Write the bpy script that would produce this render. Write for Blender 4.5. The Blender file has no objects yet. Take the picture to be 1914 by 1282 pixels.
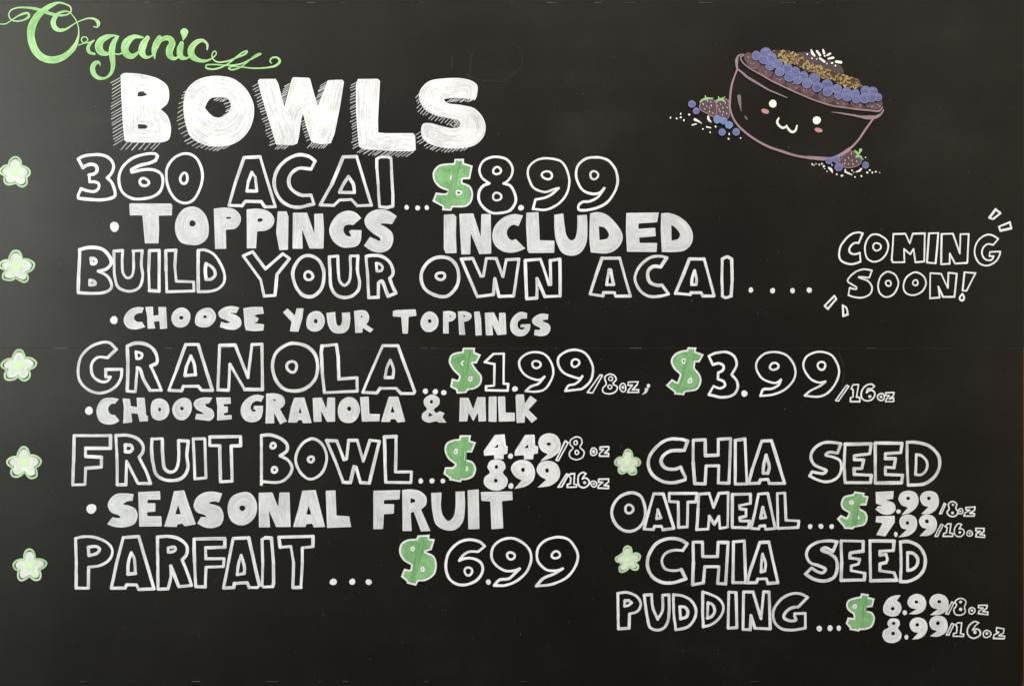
import bpy, math, random
import numpy as np
from mathutils import Vector
from mathutils.geometry import delaunay_2d_cdt

random.seed(7)
rng = np.random.default_rng(7)
SC = bpy.context.scene
COL = SC.collection
S = 0.00064                 # metres of board per unit of the tracing grid
CX, CZ = 957.0, 641.0       # grid point in front of the lens
Z0 = 1.5                    # height of that point above the floor
DIST = 1.6

# ---------------------------------------------------------------- camera
cam_d = bpy.data.cameras.new('camera')
cam = bpy.data.objects.new('camera', cam_d)
COL.objects.link(cam)
cam.location = (0, -DIST, Z0)
cam.rotation_euler = (math.radians(90), 0, 0)
cam_d.sensor_width = 36
cam_d.lens = 36 * DIST / (1914 * S)
cam_d.clip_start = 0.01
cam_d.clip_end = 50
SC.camera = cam

# ---------------------------------------------------------------- light
world = bpy.data.worlds.new('World')
SC.world = world
world.use_nodes = True
bg = world.node_tree.nodes['Background']
bg.inputs[0].default_value = (1.0, 0.95, 0.88, 1)
bg.inputs[1].default_value = 0.03

def area(name, loc, target, sx, sy, power, col):
    d = bpy.data.lights.new(name, 'AREA')
    d.shape = 'RECTANGLE'; d.size = sx; d.size_y = sy
    d.energy = power; d.color = col
    o = bpy.data.objects.new(name, d)
    COL.objects.link(o)
    o.location = loc
    o.rotation_euler = (Vector(target) - Vector(loc)).to_track_quat('-Z', 'Y').to_euler()
    return o

area('window_light', (-2.5, -2.3, 2.12), (-0.3, 0, 1.5), 1.2, 1.7, 90, (0.88, 0.97, 1.0))
area('ceiling_light', (0.1, -1.75, 3.75), (0.0, 0, 1.35), 3.6, 1.2, 98, (1.0, 0.945, 0.87))
area('room_light', (2.7, -2.3, 1.7), (0.3, 0, 1.5), 1.0, 1.8, 17, (1.0, 0.87, 0.72))

vs = SC.view_settings
vs.view_transform = 'Standard'
vs.look = 'None'
vs.exposure = 0
vs.gamma = 1
vs.use_curve_mapping = False

# ---------------------------------------------------------------- materials
def new_mat(name):
    m = bpy.data.materials.new(name)
    m.use_nodes = True
    nt = m.node_tree
    return m, nt, nt.nodes['Principled BSDF']

def N(nt, kind, **kw):
    n = nt.nodes.new(kind)
    for k, v in kw.items():
        setattr(n, k, v)
    return n

def L(nt, a, b):
    nt.links.new(a, b)

def math_node(nt, op, a, b=None):
    n = N(nt, 'ShaderNodeMath', operation=op)
    for i, v in enumerate((a, b)):
        if v is None: continue
        if isinstance(v, (int, float)): n.inputs[i].default_value = v
        else: L(nt, v, n.inputs[i])
    return n.outputs[0]

def ramp(nt, src, stops):
    r = N(nt, 'ShaderNodeValToRGB')
    e = r.color_ramp.elements
    while len(e) < len(stops): e.new(0.5)
    for el, (p, c) in zip(e, stops):
        el.position = p
        el.color = (*c, 1) if len(c) == 3 else c
    L(nt, src, r.inputs[0])
    return r.outputs[0]

def noise(nt, vec, scale, detail=3, rough=0.55):
    n = N(nt, 'ShaderNodeTexNoise')
    n.inputs['Scale'].default_value = scale
    n.inputs['Detail'].default_value = detail
    n.inputs['Roughness'].default_value = rough
    if vec is not None: L(nt, vec, n.inputs['Vector'])
    return n.outputs['Fac']

def combine(nt, x, y, z):
    c = N(nt, 'ShaderNodeCombineXYZ')
    for i, v in enumerate((x, y, z)):
        if isinstance(v, (int, float)): c.inputs[i].default_value = v
        else: L(nt, v, c.inputs[i])
    return c.outputs[0]

def paint_stroke(name, dark, light, lo=0.36, hi=0.66, rough=0.6):
    """marker line: streaks that run along the line (U = length, V = -1..1 across)"""
    m, nt, b = new_mat(name)
    uv = N(nt, 'ShaderNodeUVMap').outputs[0]
    sp = N(nt, 'ShaderNodeSeparateXYZ'); L(nt, uv, sp.inputs[0])
    v1 = combine(nt, math_node(nt, 'MULTIPLY', sp.outputs[0], 0.03), math_node(nt, 'MULTIPLY', sp.outputs[1], 1.1), 0.0)
    n1 = noise(nt, v1, 1.6, 3)
    v2 = combine(nt, math_node(nt, 'MULTIPLY', sp.outputs[0], 0.012), 3.7, 0.0)
    n2 = noise(nt, v2, 1.5, 1)
    s = math_node(nt, 'ADD', math_node(nt, 'MULTIPLY', n1, 0.55), math_node(nt, 'MULTIPLY', n2, 0.42))
    s = math_node(nt, 'ADD', s, math_node(nt, 'MULTIPLY', math_node(nt, 'POWER', math_node(nt, 'ABSOLUTE', sp.outputs[1]), 3.0), 0.07))
    L(nt, ramp(nt, s, [(lo, dark), (hi, light)]), b.inputs['Base Color'])
    b.inputs['Roughness'].default_value = rough
    b.inputs['Specular IOR Level'].default_value = 0.25
    return m

def paint_fill(name, dark, light, lo=0.36, hi=0.66, edge=0.0, k=0.42, rough=0.6):
    """marker filling: streaks that follow the outline of the shape (U = distance from its edge)"""
    m, nt, b = new_mat(name)
    uv = N(nt, 'ShaderNodeUVMap').outputs[0]
    sp = N(nt, 'ShaderNodeSeparateXYZ'); L(nt, uv, sp.inputs[0])
    tc = N(nt, 'ShaderNodeTexCoord').outputs['Object']
    op = N(nt, 'ShaderNodeSeparateXYZ'); L(nt, tc, op.inputs[0])
    px = math_node(nt, 'MULTIPLY', op.outputs[0], 0.024 / S)
    pz = math_node(nt, 'MULTIPLY', op.outputs[2], 0.024 / S)
    sway = math_node(nt, 'MULTIPLY', noise(nt, tc, 0.02 / S, 1), 5.0)
    dd = math_node(nt, 'ADD', sp.outputs[0], sway)
    v1 = combine(nt, math_node(nt, 'MULTIPLY', dd, k), math_node(nt, 'ADD', px, math_node(nt, 'MULTIPLY', sp.outputs[1], 3.17)), pz)
    n1 = noise(nt, v1, 1.0, 4, 0.6)
    n2 = noise(nt, tc, 0.018 / S, 3, 0.6)
    n3 = noise(nt, tc, 0.16 / S, 2, 0.6)
    s = math_node(nt, 'ADD', math_node(nt, 'MULTIPLY', n1, 0.5), math_node(nt, 'MULTIPLY', n2, 0.36))
    s = math_node(nt, 'ADD', s, math_node(nt, 'MULTIPLY', n3, 0.14))
    if edge:
        e = math_node(nt, 'MULTIPLY', math_node(nt, 'SUBTRACT', 1.0, math_node(nt, 'MULTIPLY', sp.outputs[0], 0.4)), edge)
        s = math_node(nt, 'ADD', s, math_node(nt, 'MAXIMUM', e, 0.0))
    L(nt, ramp(nt, s, [(lo, dark), (hi, light)]), b.inputs['Base Color'])
    b.inputs['Roughness'].default_value = rough
    b.inputs['Specular IOR Level'].default_value = 0.25
    return m

def grey(v, warm=1.0):
    return (v, v * 0.992, v * (0.975 if warm else 1.0))

M_LINE = paint_stroke('white_marker_line', grey(0.48), grey(0.88), 0.36, 0.61)
M_PRICE = paint_fill('price_white_filling', grey(0.50), grey(0.88), 0.34, 0.62, 0.06)
M_LINEB = paint_stroke('fresh_white_line', grey(0.62), grey(0.92), 0.34, 0.56)
M_FILL = paint_fill('white_marker_filling', (0.43, 0.43, 0.435), (0.82, 0.82, 0.81), 0.34, 0.68, 0.06)
M_BRIGHT = paint_fill('thick_white_filling', grey(0.50), grey(0.93), 0.37, 0.60, 0.05)
M_SCRIPT = paint_stroke('light_green_marker', (0.22, 0.46, 0.15), (0.45, 0.74, 0.32), 0.36, 0.62)
M_DOLLAR = paint_fill('green_marker_filling', (0.10, 0.27, 0.09), (0.29, 0.55, 0.25), 0.38, 0.60, 0.0, 0.9)
M_RIM = paint_fill('white_rim_filling', grey(0.66), grey(0.86), 0.36, 0.6, 0.0)
M_HATCH = paint_stroke('thin_white_line', grey(0.34), grey(0.66))
M_PETALRIM = paint_stroke('pale_green_line', (0.33, 0.50, 0.25), (0.56, 0.74, 0.45), 0.36, 0.62)
M_PETAL = paint_fill('pale_petal_filling', (0.48, 0.52, 0.44), (0.82, 0.87, 0.74), 0.36, 0.64)
M_HEART = paint_fill('green_flower_heart', (0.46, 0.80, 0.34), (0.66, 0.95, 0.46), 0.3, 0.6)
M_MAUVE = paint_stroke('mauve_marker_line', (0.22, 0.16, 0.17), (0.38, 0.24, 0.285), 0.34, 0.62)
M_GLEAM = paint_stroke('faint_mauve_line', (0.15, 0.11, 0.11), (0.25, 0.19, 0.19))
M_BAND = paint_fill('dark_mauve_wash', (0.045, 0.026, 0.027), (0.085, 0.048, 0.05))
M_BANDBERRY = paint_fill('plum_wash', (0.085, 0.05, 0.054), (0.16, 0.09, 0.096), 0.36, 0.64)
M_BERRYRED = paint_fill('strawberry_wash', (0.075, 0.046, 0.056), (0.125, 0.077, 0.09), 0.36, 0.64)
M_BLUE = paint_fill('blueberry_filling', (0.085, 0.09, 0.215), (0.175, 0.18, 0.35), 0.34, 0.64)
M_BLUERING = paint_stroke('blueberry_line', (0.17, 0.18, 0.36), (0.27, 0.29, 0.52))
M_OAT = paint_fill('oat_filling', (0.25, 0.165, 0.065), (0.42, 0.30, 0.13), 0.36, 0.64)
M_ACAI = paint_fill('dark_puree_wash', (0.065, 0.046, 0.05), (0.105, 0.075, 0.08))
M_CREAM = paint_stroke('cream_marker', (0.70, 0.66, 0.58), (0.88, 0.85, 0.76), 0.3, 0.55)
M_CREAMF = paint_fill('cream_filling', (0.80, 0.78, 0.68), (0.93, 0.92, 0.84), 0.3, 0.55)
M_PINK = paint_fill('pink_filling', (0.46, 0.20, 0.21), (0.60, 0.29, 0.30))
M_SEED = paint_stroke('seed_dots', (0.45, 0.36, 0.37), (0.72, 0.60, 0.62))
M_LEAF = paint_stroke('leaf_green', (0.25, 0.45, 0.17), (0.42, 0.68, 0.30))
M_GHOST = paint_stroke('erased_line', (0.022, 0.017, 0.012), (0.045, 0.034, 0.024), 0.4, 0.7, 0.7)
M_GAP = paint_stroke('bare_board_gap', (0.006, 0.008, 0.005), (0.03, 0.04, 0.025))
M_DUST = paint_stroke('chalk_dust', (0.07, 0.068, 0.062), (0.28, 0.27, 0.25))

M_DOLLARBAR = paint_stroke('green_marker_bar', (0.10, 0.28, 0.095), (0.24, 0.48, 0.205), 0.36, 0.62)
M_BLUELIGHT = paint_fill('sky_blueberry_filling', (0.11, 0.19, 0.36), (0.20, 0.31, 0.52))
M_HALO = paint_fill('lime_halo', (0.50, 0.66, 0.40), (0.74, 0.86, 0.62))
M_OATDARK = paint_fill('dark_oat_wash', (0.045, 0.028, 0.012), (0.10, 0.065, 0.03))
M_OATPALE = paint_fill('pale_oat_filling', (0.34, 0.25, 0.12), (0.50, 0.37, 0.19))
M_OATMID = paint_fill('brown_oat_filling', (0.13, 0.08, 0.03), (0.24, 0.155, 0.065))

def board_material():
    m, nt, b = new_mat('black_chalkboard')
    tc = N(nt, 'ShaderNodeTexCoord').outputs['Object']
    big = noise(nt, tc, 5, 5, 0.6)
    mp = N(nt, 'ShaderNodeMapping'); L(nt, tc, mp.inputs[0])
    mp.inputs['Rotation'].default_value = (0, math.radians(28), 0)
    mp.inputs['Scale'].default_value = (3, 3, 34)
    wipe = noise(nt, mp.outputs[0], 1, 4, 0.6)
    fine = noise(nt, tc, 620, 2, 0.7)
    s = math_node(nt, 'ADD', math_node(nt, 'MULTIPLY', big, 0.55), math_node(nt, 'MULTIPLY', wipe, 0.2))
    s = math_node(nt, 'ADD', s, math_node(nt, 'MULTIPLY', fine, 0.25))
    L(nt, ramp(nt, s, [(0.32, (0.0030, 0.0026, 0.0020)), (0.55, (0.0046, 0.0041, 0.0031)), (0.68, (0.0135, 0.0125, 0.0105))]), b.inputs['Base Color'])
    L(nt, math_node(nt, 'ADD', 0.34, math_node(nt, 'MULTIPLY', big, 0.08)), b.inputs['Roughness'])
    grain = noise(nt, tc, 800, 2, 0.8)
    sheen = math_node(nt, 'ADD', math_node(nt, 'MULTIPLY', grain, 0.42), math_node(nt, 'MULTIPLY', wipe, 0.10))
    sheen = math_node(nt, 'ADD', sheen, math_node(nt, 'MULTIPLY', big, 0.26))
    L(nt, math_node(nt, 'ADD', sheen, 0.14), b.inputs['Specular IOR Level'])
    b.inputs['Specular Tint'].default_value = (1.0, 0.93, 0.82, 1)
    bp = N(nt, 'ShaderNodeBump')
    bp.inputs['Strength'].default_value = 0.25
    bp.inputs['Distance'].default_value = 0.0004
    L(nt, noise(nt, tc, 900, 3, 0.6), bp.inputs['Height'])
    L(nt, bp.outputs[0], b.inputs['Normal'])
    return m

def wood_material():
    m, nt, b = new_mat('brown_wood')
    tc = N(nt, 'ShaderNodeTexCoord').outputs['Object']
    mp = N(nt, 'ShaderNodeMapping'); L(nt, tc, mp.inputs[0])
    mp.inputs['Scale'].default_value = (60, 60, 3)
    n = noise(nt, mp.outputs[0], 1, 5, 0.6)
    L(nt, ramp(nt, n, [(0.3, (0.10, 0.040, 0.018)), (0.7, (0.19, 0.085, 0.042))]), b.inputs['Base Color'])
    b.inputs['Roughness'].default_value = 0.5
    return m

M_BOARD = board_material()
M_WOOD = wood_material()

# ---------------------------------------------------------------- geometry helpers
def P(x, y, h):
    return ((x - CX) * S, -h, Z0 + (CZ - y) * S)

class MB:
    def __init__(self):
        self.v, self.f, self.uv, self.mi, self.mats = [], [], [], [], []
    def mat(self, m):
        if m not in self.mats: self.mats.append(m)
        return self.mats.index(m)
    def build(self, name, parent=None, label=None, kind=None):
        me = bpy.data.meshes.new(name)
        me.from_pydata(self.v, [], self.f)
        for m in self.mats: me.materials.append(m)
        me.polygons.foreach_set('material_index', self.mi)
        lay = me.uv_layers.new(name='UVMap')
        flat = []
        for f in self.f:
            for i in f: flat.extend(self.uv[i])
        lay.data.foreach_set('uv', flat)
        me.update()
        o = bpy.data.objects.new(name, me)
        COL.objects.link(o)
        if parent: o.parent = parent
        if label: o['label'] = label
        if kind: o['kind'] = kind
        return o

STEP = 0.000004
class Layer:
    """height counter: every stroke lies a hair above the one before"""
    def __init__(self, base): self.h = base
    def up(self):
        self.h += STEP
        return self.h
WORDS_MADE = [0]
def fresh_layer(base=0.0002):
    WORDS_MADE[0] += 1
    return Layer(base + 0.0000023 * (WORDS_MADE[0] % 60))

def crom(pts, closed, step=2.2):
    pts = np.asarray(pts, float)
    n = len(pts)
    if n == 2 and not closed:
        return pts
    d = pts.shape[1]
    out = []
    segs = n if closed else n - 1
    for i in range(segs):
        p1, p2 = pts[i], pts[(i + 1) % n]
        p0 = pts[i - 1] if (closed or i > 0) else 2 * p1 - p2
        p3 = pts[(i + 2) % n] if (closed or i + 2 < n) else 2 * p2 - p1
        t0 = 0
        t1 = t0 + max(1e-6, np.linalg.norm((p1 - p0)[:2])) ** 0.5
        t2 = t1 + max(1e-6, np.linalg.norm((p2 - p1)[:2])) ** 0.5
        t3 = t2 + max(1e-6, np.linalg.norm((p3 - p2)[:2])) ** 0.5
        k = max(2, int(np.linalg.norm((p2 - p1)[:2]) / step) + 1)
        for t in np.linspace(t1, t2, k, endpoint=False):
            a1 = (t1 - t) / (t1 - t0) * p0 + (t - t0) / (t1 - t0) * p1
            a2 = (t2 - t) / (t2 - t1) * p1 + (t - t1) / (t2 - t1) * p2
            a3 = (t3 - t) / (t3 - t2) * p2 + (t - t2) / (t3 - t2) * p3
            b1 = (t2 - t) / (t2 - t0) * a1 + (t - t0) / (t2 - t0) * a2
            b2 = (t3 - t) / (t3 - t1) * a2 + (t - t1) / (t3 - t1) * a3
            out.append((t2 - t) / (t2 - t1) * b1 + (t - t1) / (t2 - t1) * b2)
    if not closed:
        out.append(pts[-1])
    return np.array(out)

def densify(pts, step):
    out = []
    for a, b in zip(pts[:-1], pts[1:]):
        k = max(1, int(np.linalg.norm((b - a)[:2]) / step))
        for t in range(k): out.append(a + (b - a) * t / k)
    out.append(pts[-1])
    return np.array(out)

def smooth_rand(n, period):
    k = max(2, int(n / period) + 2)
    return np.interp(np.linspace(0, k - 1, n), np.arange(k), rng.uniform(-1, 1, k))

def ribbon(mb, pts, w, h, mat, cap=True, closed=False, jitter=0.22, wj=0.09):
    """flat marker line along pts (N,2); w = width, a number or one per point"""
    pts = np.asarray(pts, float)
    if len(pts) < 2: return
    w = np.full(len(pts), w, float) if np.isscalar(w) else np.asarray(w, float)
    if closed:
        m = min(len(pts) - 1, 3)
        pts = np.vstack([pts, pts[:m]]); w = np.concatenate([w, w[:m]])
    if len(pts) == 2:
        q = np.column_stack([pts, w]); q = densify(q, 9.0)
        pts, w = q[:, :2], q[:, 2]
    n = len(pts)
    t = np.gradient(pts, axis=0)
    t /= np.maximum(np.linalg.norm(t, axis=1), 1e-9)[:, None]
    nr = np.column_stack([-t[:, 1], t[:, 0]])
    pts = pts + nr * (smooth_rand(n, 5) * jitter)[:, None]
    w = w * (1 + smooth_rand(n, 4) * wj)
    seg = np.concatenate([[0], np.cumsum(np.linalg.norm(np.diff(pts, axis=0), axis=1))])
    u0 = random.uniform(0, 9000)
    mi = mb.mat(mat)
    rows = []
    def add(p, nn, hw, u):
        i = len(mb.v)
        hh = h + 0.000001 * len(rows)          # the line climbs a hair, so where it crosses itself it lies on top
        mb.v.append(P(*(p + nn * hw), hh)); mb.uv.append((u, 1))
        mb.v.append(P(*(p - nn * hw), hh)); mb.uv.append((u, -1))
        rows.append(i)
    if cap and not closed:
        for a in (80, 45, 20):
            c = math.cos(math.radians(a)); s = math.sin(math.radians(a))
            add(pts[0] - t[0] * w[0] * 0.5 * s, nr[0], w[0] * 0.5 * c, u0 - w[0] * 0.5 * s)
    for i in range(n):
        add(pts[i], nr[i], w[i] * 0.5, u0 + seg[i])
    if cap and not closed:
        for a in (20, 45, 80):
            c = math.cos(math.radians(a)); s = math.sin(math.radians(a))
            add(pts[-1] + t[-1] * w[-1] * 0.5 * s, nr[-1], w[-1] * 0.5 * c, u0 + seg[-1] + w[-1] * 0.5 * s)
    for a, b in zip(rows[:-1], rows[1:]):
        mb.f.append((a, b, b + 1, a + 1)); mb.mi.append(mi)

def ellipse(cx, cy, rx, ry, rot=0, n=None, wob=0.04):
    n = n or max(10, int(2 * math.pi * max(rx, ry) / 2.4))
    a = np.linspace(0, 2 * math.pi, n, endpoint=False)
    k = 1 + wob * np.sin(2 * a + random.uniform(0, 6)) + wob * 0.7 * np.sin(3 * a + random.uniform(0, 6))
    x, y = rx * k * np.cos(a), ry * k * np.sin(a)
    c, s = math.cos(math.radians(rot)), math.sin(math.radians(rot))
    return np.column_stack([cx + x * c - y * s, cy + x * s + y * c])

def seg_dist(q, loops):
    best = np.full(len(q), 1e9)
    for lp in loops:
        a = lp; b = np.roll(lp, -1, axis=0)
        ab = b - a
        l2 = np.maximum((ab ** 2).sum(1), 1e-9)
        for s in range(0, len(q), 4000):
            qq = q[s:s + 4000]
            t = np.clip(((qq[:, None, :] - a[None]) * ab[None]).sum(2) / l2[None], 0, 1)
            d = np.linalg.norm(qq[:, None, :] - (a[None] + t[..., None] * ab[None]), axis=2).min(1)
            best[s:s + 4000] = np.minimum(best[s:s + 4000], d)
    return best

def streak(q, loops):
    """distance to the long edges of a shape (short end edges count less), and a number per edge"""
    A, B, R, I = [], [], [], []
    for lp in loops:
        a = lp; b = np.roll(lp, -1, axis=0)
        ab = b - a; ln = np.linalg.norm(ab, axis=1)
        th = np.arctan2(ab[:, 1], ab[:, 0])
        turn = np.abs((np.roll(th, -1) - th + math.pi) % (2 * math.pi) - math.pi)   # turn at the end of each edge
        brk = np.nonzero(turn > 0.33)[0]
        n = len(lp)
        ids = np.zeros(n, int); run = np.zeros(n)
        if len(brk) < 2:
            run[:] = ln.sum(); ids[:] = random.randint(1, 999)
        else:
            for s, e in zip(brk, list(brk[1:]) + [brk[0] + n]):
                idx = np.arange(s + 1, e + 1) % n
                run[idx] = ln[idx].sum(); ids[idx] = random.randint(1, 999)
        A.append(a); B.append(b); R.append(run); I.append(ids)
    A, B, R, I = map(np.concatenate, (A, B, R, I))
    ext = loops[0].max(0) - loops[0].min(0)
    pen = np.clip(1 - R / (0.55 * max(ext)), 0, 1) * 0.35 * min(ext)
    ab = B - A; l2 = np.maximum((ab ** 2).sum(1), 1e-9)
    D = np.zeros(len(q)); K = np.zeros(len(q))
    for s in range(0, len(q), 3000):
        qq = q[s:s + 3000]
        t = np.clip(((qq[:, None, :] - A[None]) * ab[None]).sum(2) / l2[None], 0, 1)
        d = np.linalg.norm(qq[:, None, :] - (A[None] + t[..., None] * ab[None]), axis=2)
        j = (d + pen[None]).argmin(1)
        D[s:s + 3000] = d[np.arange(len(qq)), j]; K[s:s + 3000] = I[j]
    return D, K

def inside(q, loops):
    res = np.zeros(len(q), bool)
    x, y = q[:, 0], q[:, 1]
    for lp in loops:
        a = lp; b = np.roll(lp, -1, axis=0)
        for (x0, y0), (x1, y1) in zip(a, b):
            if y0 == y1: continue
            c = ((y0 > y) != (y1 > y)) & (x < (x1 - x0) * (y - y0) / (y1 - y0) + x0)
            res ^= c
    return res

def fill(mb, loops, h, mat, grid=2.0, inner=None, inner_mat=None, dh=0.0):
    """filled shape (first loop) with holes; inner: distance from the edge where a second coat begins, in a builder of its own"""
    loops = [np.asarray(l, float) for l in loops]
    lo = loops[0].min(0); hi = loops[0].max(0)
    gx, gy = np.meshgrid(np.arange(lo[0] + grid / 2, hi[0], grid), np.arange(lo[1] + grid / 2, hi[1], grid))
    g = np.column_stack([gx.ravel(), gy.ravel()])
    g = g + rng.uniform(-0.15, 0.15, g.shape) * grid
    if len(g):
        g = g[inside(g, loops)]
    if len(g):
        g = g[seg_dist(g, loops) > grid * 0.45]
    vs_, es = [], []
    for lp in loops:
        s = len(vs_)
        vs_.extend(map(tuple, lp)); k = len(lp)
        es.extend((s + i, s + (i + 1) % k) for i in range(k))
    vs_.extend(map(tuple, g))
    r = delaunay_2d_cdt([Vector(p) for p in vs_], es, [], 0, 1e-4)
    V = np.array([(p.x, p.y) for p in r[0]])
    F = np.array([f for f in r[2] if len(f) == 3])
    cen = V[F].mean(1)
    F = F[inside(cen, loops)]
    sd, sk = streak(V, loops)
    base = len(mb.v)
    mi = mb.mat(mat)
    for p, d, k in zip(V, sd, sk):
        mb.v.append(P(p[0], p[1], h)); mb.uv.append((float(d), float(k)))
    for f in F:
        mb.f.append(tuple(int(base + i) for i in f)); mb.mi.append(mi)
    if inner is not None:
        tgt, thr = inner
        dist = seg_dist(V, loops)
        keep = F[(dist[F].min(1) > thr)]
        base = len(tgt.v); mi = tgt.mat(inner_mat)
        for p, d, k in zip(V, sd, sk):
            tgt.v.append(P(p[0], p[1], h + dh)); tgt.uv.append((float(d), float(k)))
        for f in keep:
            tgt.f.append(tuple(int(base + i) for i in f)); tgt.mi.append(mi)

def parse(line, ox, oy, sc):
    """one traced path -> (tag, spans) or (tag, ellipse numbers)"""
    tag, rest = line.split(' ', 1)
    toks = rest.split()
    if tag.lstrip('h') in ('e', 'd'):
        (cx, cy), (rx, ry) = [tuple(map(float, t.split(','))) for t in toks[:2]]
        return tag, (ox + cx / sc, oy + cy / sc, rx / sc, ry / sc)
    pts, cor = [], []
    for t in toks:
        cor.append(t.endswith('*'))
        x = list(map(float, t.rstrip('*').split(',')))
        pts.append([ox + x[0] / sc, oy + x[1] / sc] + [a / sc for a in x[2:]])
    return tag, (np.array(pts), cor)

def spans(tag, pts, cor):
    """split a closed path at its corners -> list of (points, closed)"""
    n = len(pts)
    if tag.endswith('p'):
        return [(np.array([pts[i], pts[(i + 1) % n]]), False) for i in range(n)]
    c = [i for i in range(n) if cor[i]]
    if not c:
        return [(crom(pts, True), True)]
    out = []
    for a, b in zip(c, c[1:] + [c[0] + n]):
        idx = [i % n for i in range(a, b + 1)]
        out.append((crom(pts[idx], False), False))
    return out

def loop_of(tag, pts, cor):
    if tag.endswith('p'):
        return soften(pts)
    L_ = []
    for s, closed in spans(tag, pts, cor):
        L_.extend(s if closed else s[:-1])
    return np.array(L_)

def soften(pts, r=1.3):
    """polygon with each corner worn round by about r"""
    n = len(pts); out = []
    for i in range(n):
        p, a, b = pts[i], pts[i - 1], pts[(i + 1) % n]
        da, db = a - p, b - p
        la, lb = np.linalg.norm(da), np.linalg.norm(db)
        k = min(r, la * 0.4, lb * 0.4)
        q0, q1 = p + da / la * k, p + db / lb * k
        out += [q0, (q0 + q1) / 4 + p / 2, q1]
    return np.array(out)

def outline_shape(mb, ly, tag, dat, wd, mat):
    if tag == 'e':
        cx, cy, rx, ry = dat
        ribbon(mb, ellipse(cx, cy, rx, ry, wob=0.06), wd * 0.92, ly.up(), mat, closed=True)
    elif tag == 'd':
        fill(mb, [ellipse(*dat)], ly.up(), M_RIM)
    elif tag == 'l':
        ribbon(mb, dat[0], wd, ly.up(), mat)
    else:
        for s, closed in spans(tag, *dat):
            ribbon(mb, s, wd * random.uniform(0.9, 1.18), ly.up(), mat, closed=closed)

def lettering(mb, ly, ox, oy, mode, txt, wd=20, sc=3.9875, line=None, coat=None):
    lines = [l for l in txt.strip().split('\n') if l]
    if mode == 'out':
        for l in lines:
            outline_shape(mb, ly, *parse(l, ox, oy, sc), wd / sc, line or M_LINE)
        return
    shapes = []
    for l in lines:
        tag, dat = parse(l, ox, oy, sc)
        t = tag.lstrip('h')
        lp = ellipse(*dat) if t in 'ed' else loop_of(t, *dat)
        if tag[0] == 'h': shapes[-1][1].append(lp)
        else: shapes.append((t, [lp]))
    for t, lps in shapes:
        m = M_RIM if t == 'd' else (M_BRIGHT if mode == 'bright' else coat or M_FILL)
        fill(mb, lps, ly.up(), m)

def vstrokes(mb, ly, txt, ox, oy, sc, mat, dots=None, jitter=0.12, thin=1.0):
    for l in txt.strip().split('\n'):
        tag, dat = parse(l, ox, oy, sc)
        if tag == 'd':
            fill(mb, [ellipse(*dat, wob=0.08)], ly.up(), dots or mat, grid=1.5)
        else:
            q = crom(dat[0], False, 1.6)
            w = q[:, 2]
            w = np.where(w < 6, w * thin, w * (thin + 1) / 2) if thin != 1 else w
            ribbon(mb, q[:, :2], w, ly.up(), mat, jitter=jitter, wj=0.05)

# ---------------------------------------------------------------- traced writing
SCRIPT = (0, 0, """
v 0,182,8 40,181,9 85,155,9 130,125,12 175,105,20 208,102,20 217,125,22 180,150,16 120,161,13 82,148,11 66,115,11 80,82,12 125,62,12 190,59,16 260,68,24 330,90,28 400,111,24 460,118,18 510,108,13 532,82,13 522,52,14 488,34,14 440,24,18 385,42,32 325,82,46 272,135,58 240,200,64 231,260,62 241,325,60 268,385,58 315,430,56 380,450,56 445,440,52 503,408,46 548,362,40 577,305,24 588,250,13 585,205,10 570,160,9 545,122,9 515,92,11 482,88,16 445,100,24 412,132,36 398,170,42 410,208,38 440,228,30 485,224,22 530,198,14 565,175,10 610,155,11 665,140,14 708,147,20 735,175,28 727,205,16 698,203,8
v 585,340,9 625,325,9 655,300,9 642,280,9 618,279,9 607,300,9 625,322,9 668,318,10 702,303,13 676,325,22 657,358,30 666,392,26 705,405,20
v 885,275,12 850,268,16 795,280,42 750,310,58 737,352,62 757,392,52 805,402,26 832,375,14
v 875,278,24 846,325,44 834,390,50 840,450,44 842,500,34 826,550,26 788,583,20 738,584,28 702,555,38 690,512,40 708,475,36 738,468,22 748,490,9
v 848,400,12 885,408,12 920,392,14
v 1065,282,16 1000,277,36 950,312,60 930,360,62 945,405,54 985,422,42 1030,392,20 1060,340,14
v 1100,285,36 1070,335,56 1058,390,56 1085,428,30 1130,420,14 1165,375,12
v 1190,285,44 1165,335,54 1148,390,40 1154,442,8
v 1160,390,14 1185,325,24 1220,290,36 1265,290,44 1285,325,52 1265,370,60 1265,412,52 1295,440,30 1335,425,14
v 1355,325,34 1342,375,52 1348,425,46 1390,437,20 1412,425,12
v 1374,243,62 1373,265,46 1366,302,8
v 1545,372,12 1545,335,20 1512,305,26 1460,322,42 1425,372,54 1432,420,50 1482,452,34 1540,455,22 1588,432,12 1613,402,10 1602,384,10 1582,402,10 1586,440,11 1622,465,12 1690,460,14 1770,430,15 1832,402,17 1842,384,14 1815,390,13 1760,430,15 1700,478,12 1640,508,14 1580,519,16 1536,508,14 1538,490,13 1600,484,12 1700,490,12 1800,478,14 1870,445,15 1925,415,16 1946,405,14 1930,402,11 1890,425,12 1840,470,12 1780,510,15 1725,522,15 1705,512,13 1730,499,12 1800,503,12 1900,512,13 2000,506,14 2060,490,20 2086,458,22 2065,432,17 2028,435,14 2012,458,12 2025,475,9
""")
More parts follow.
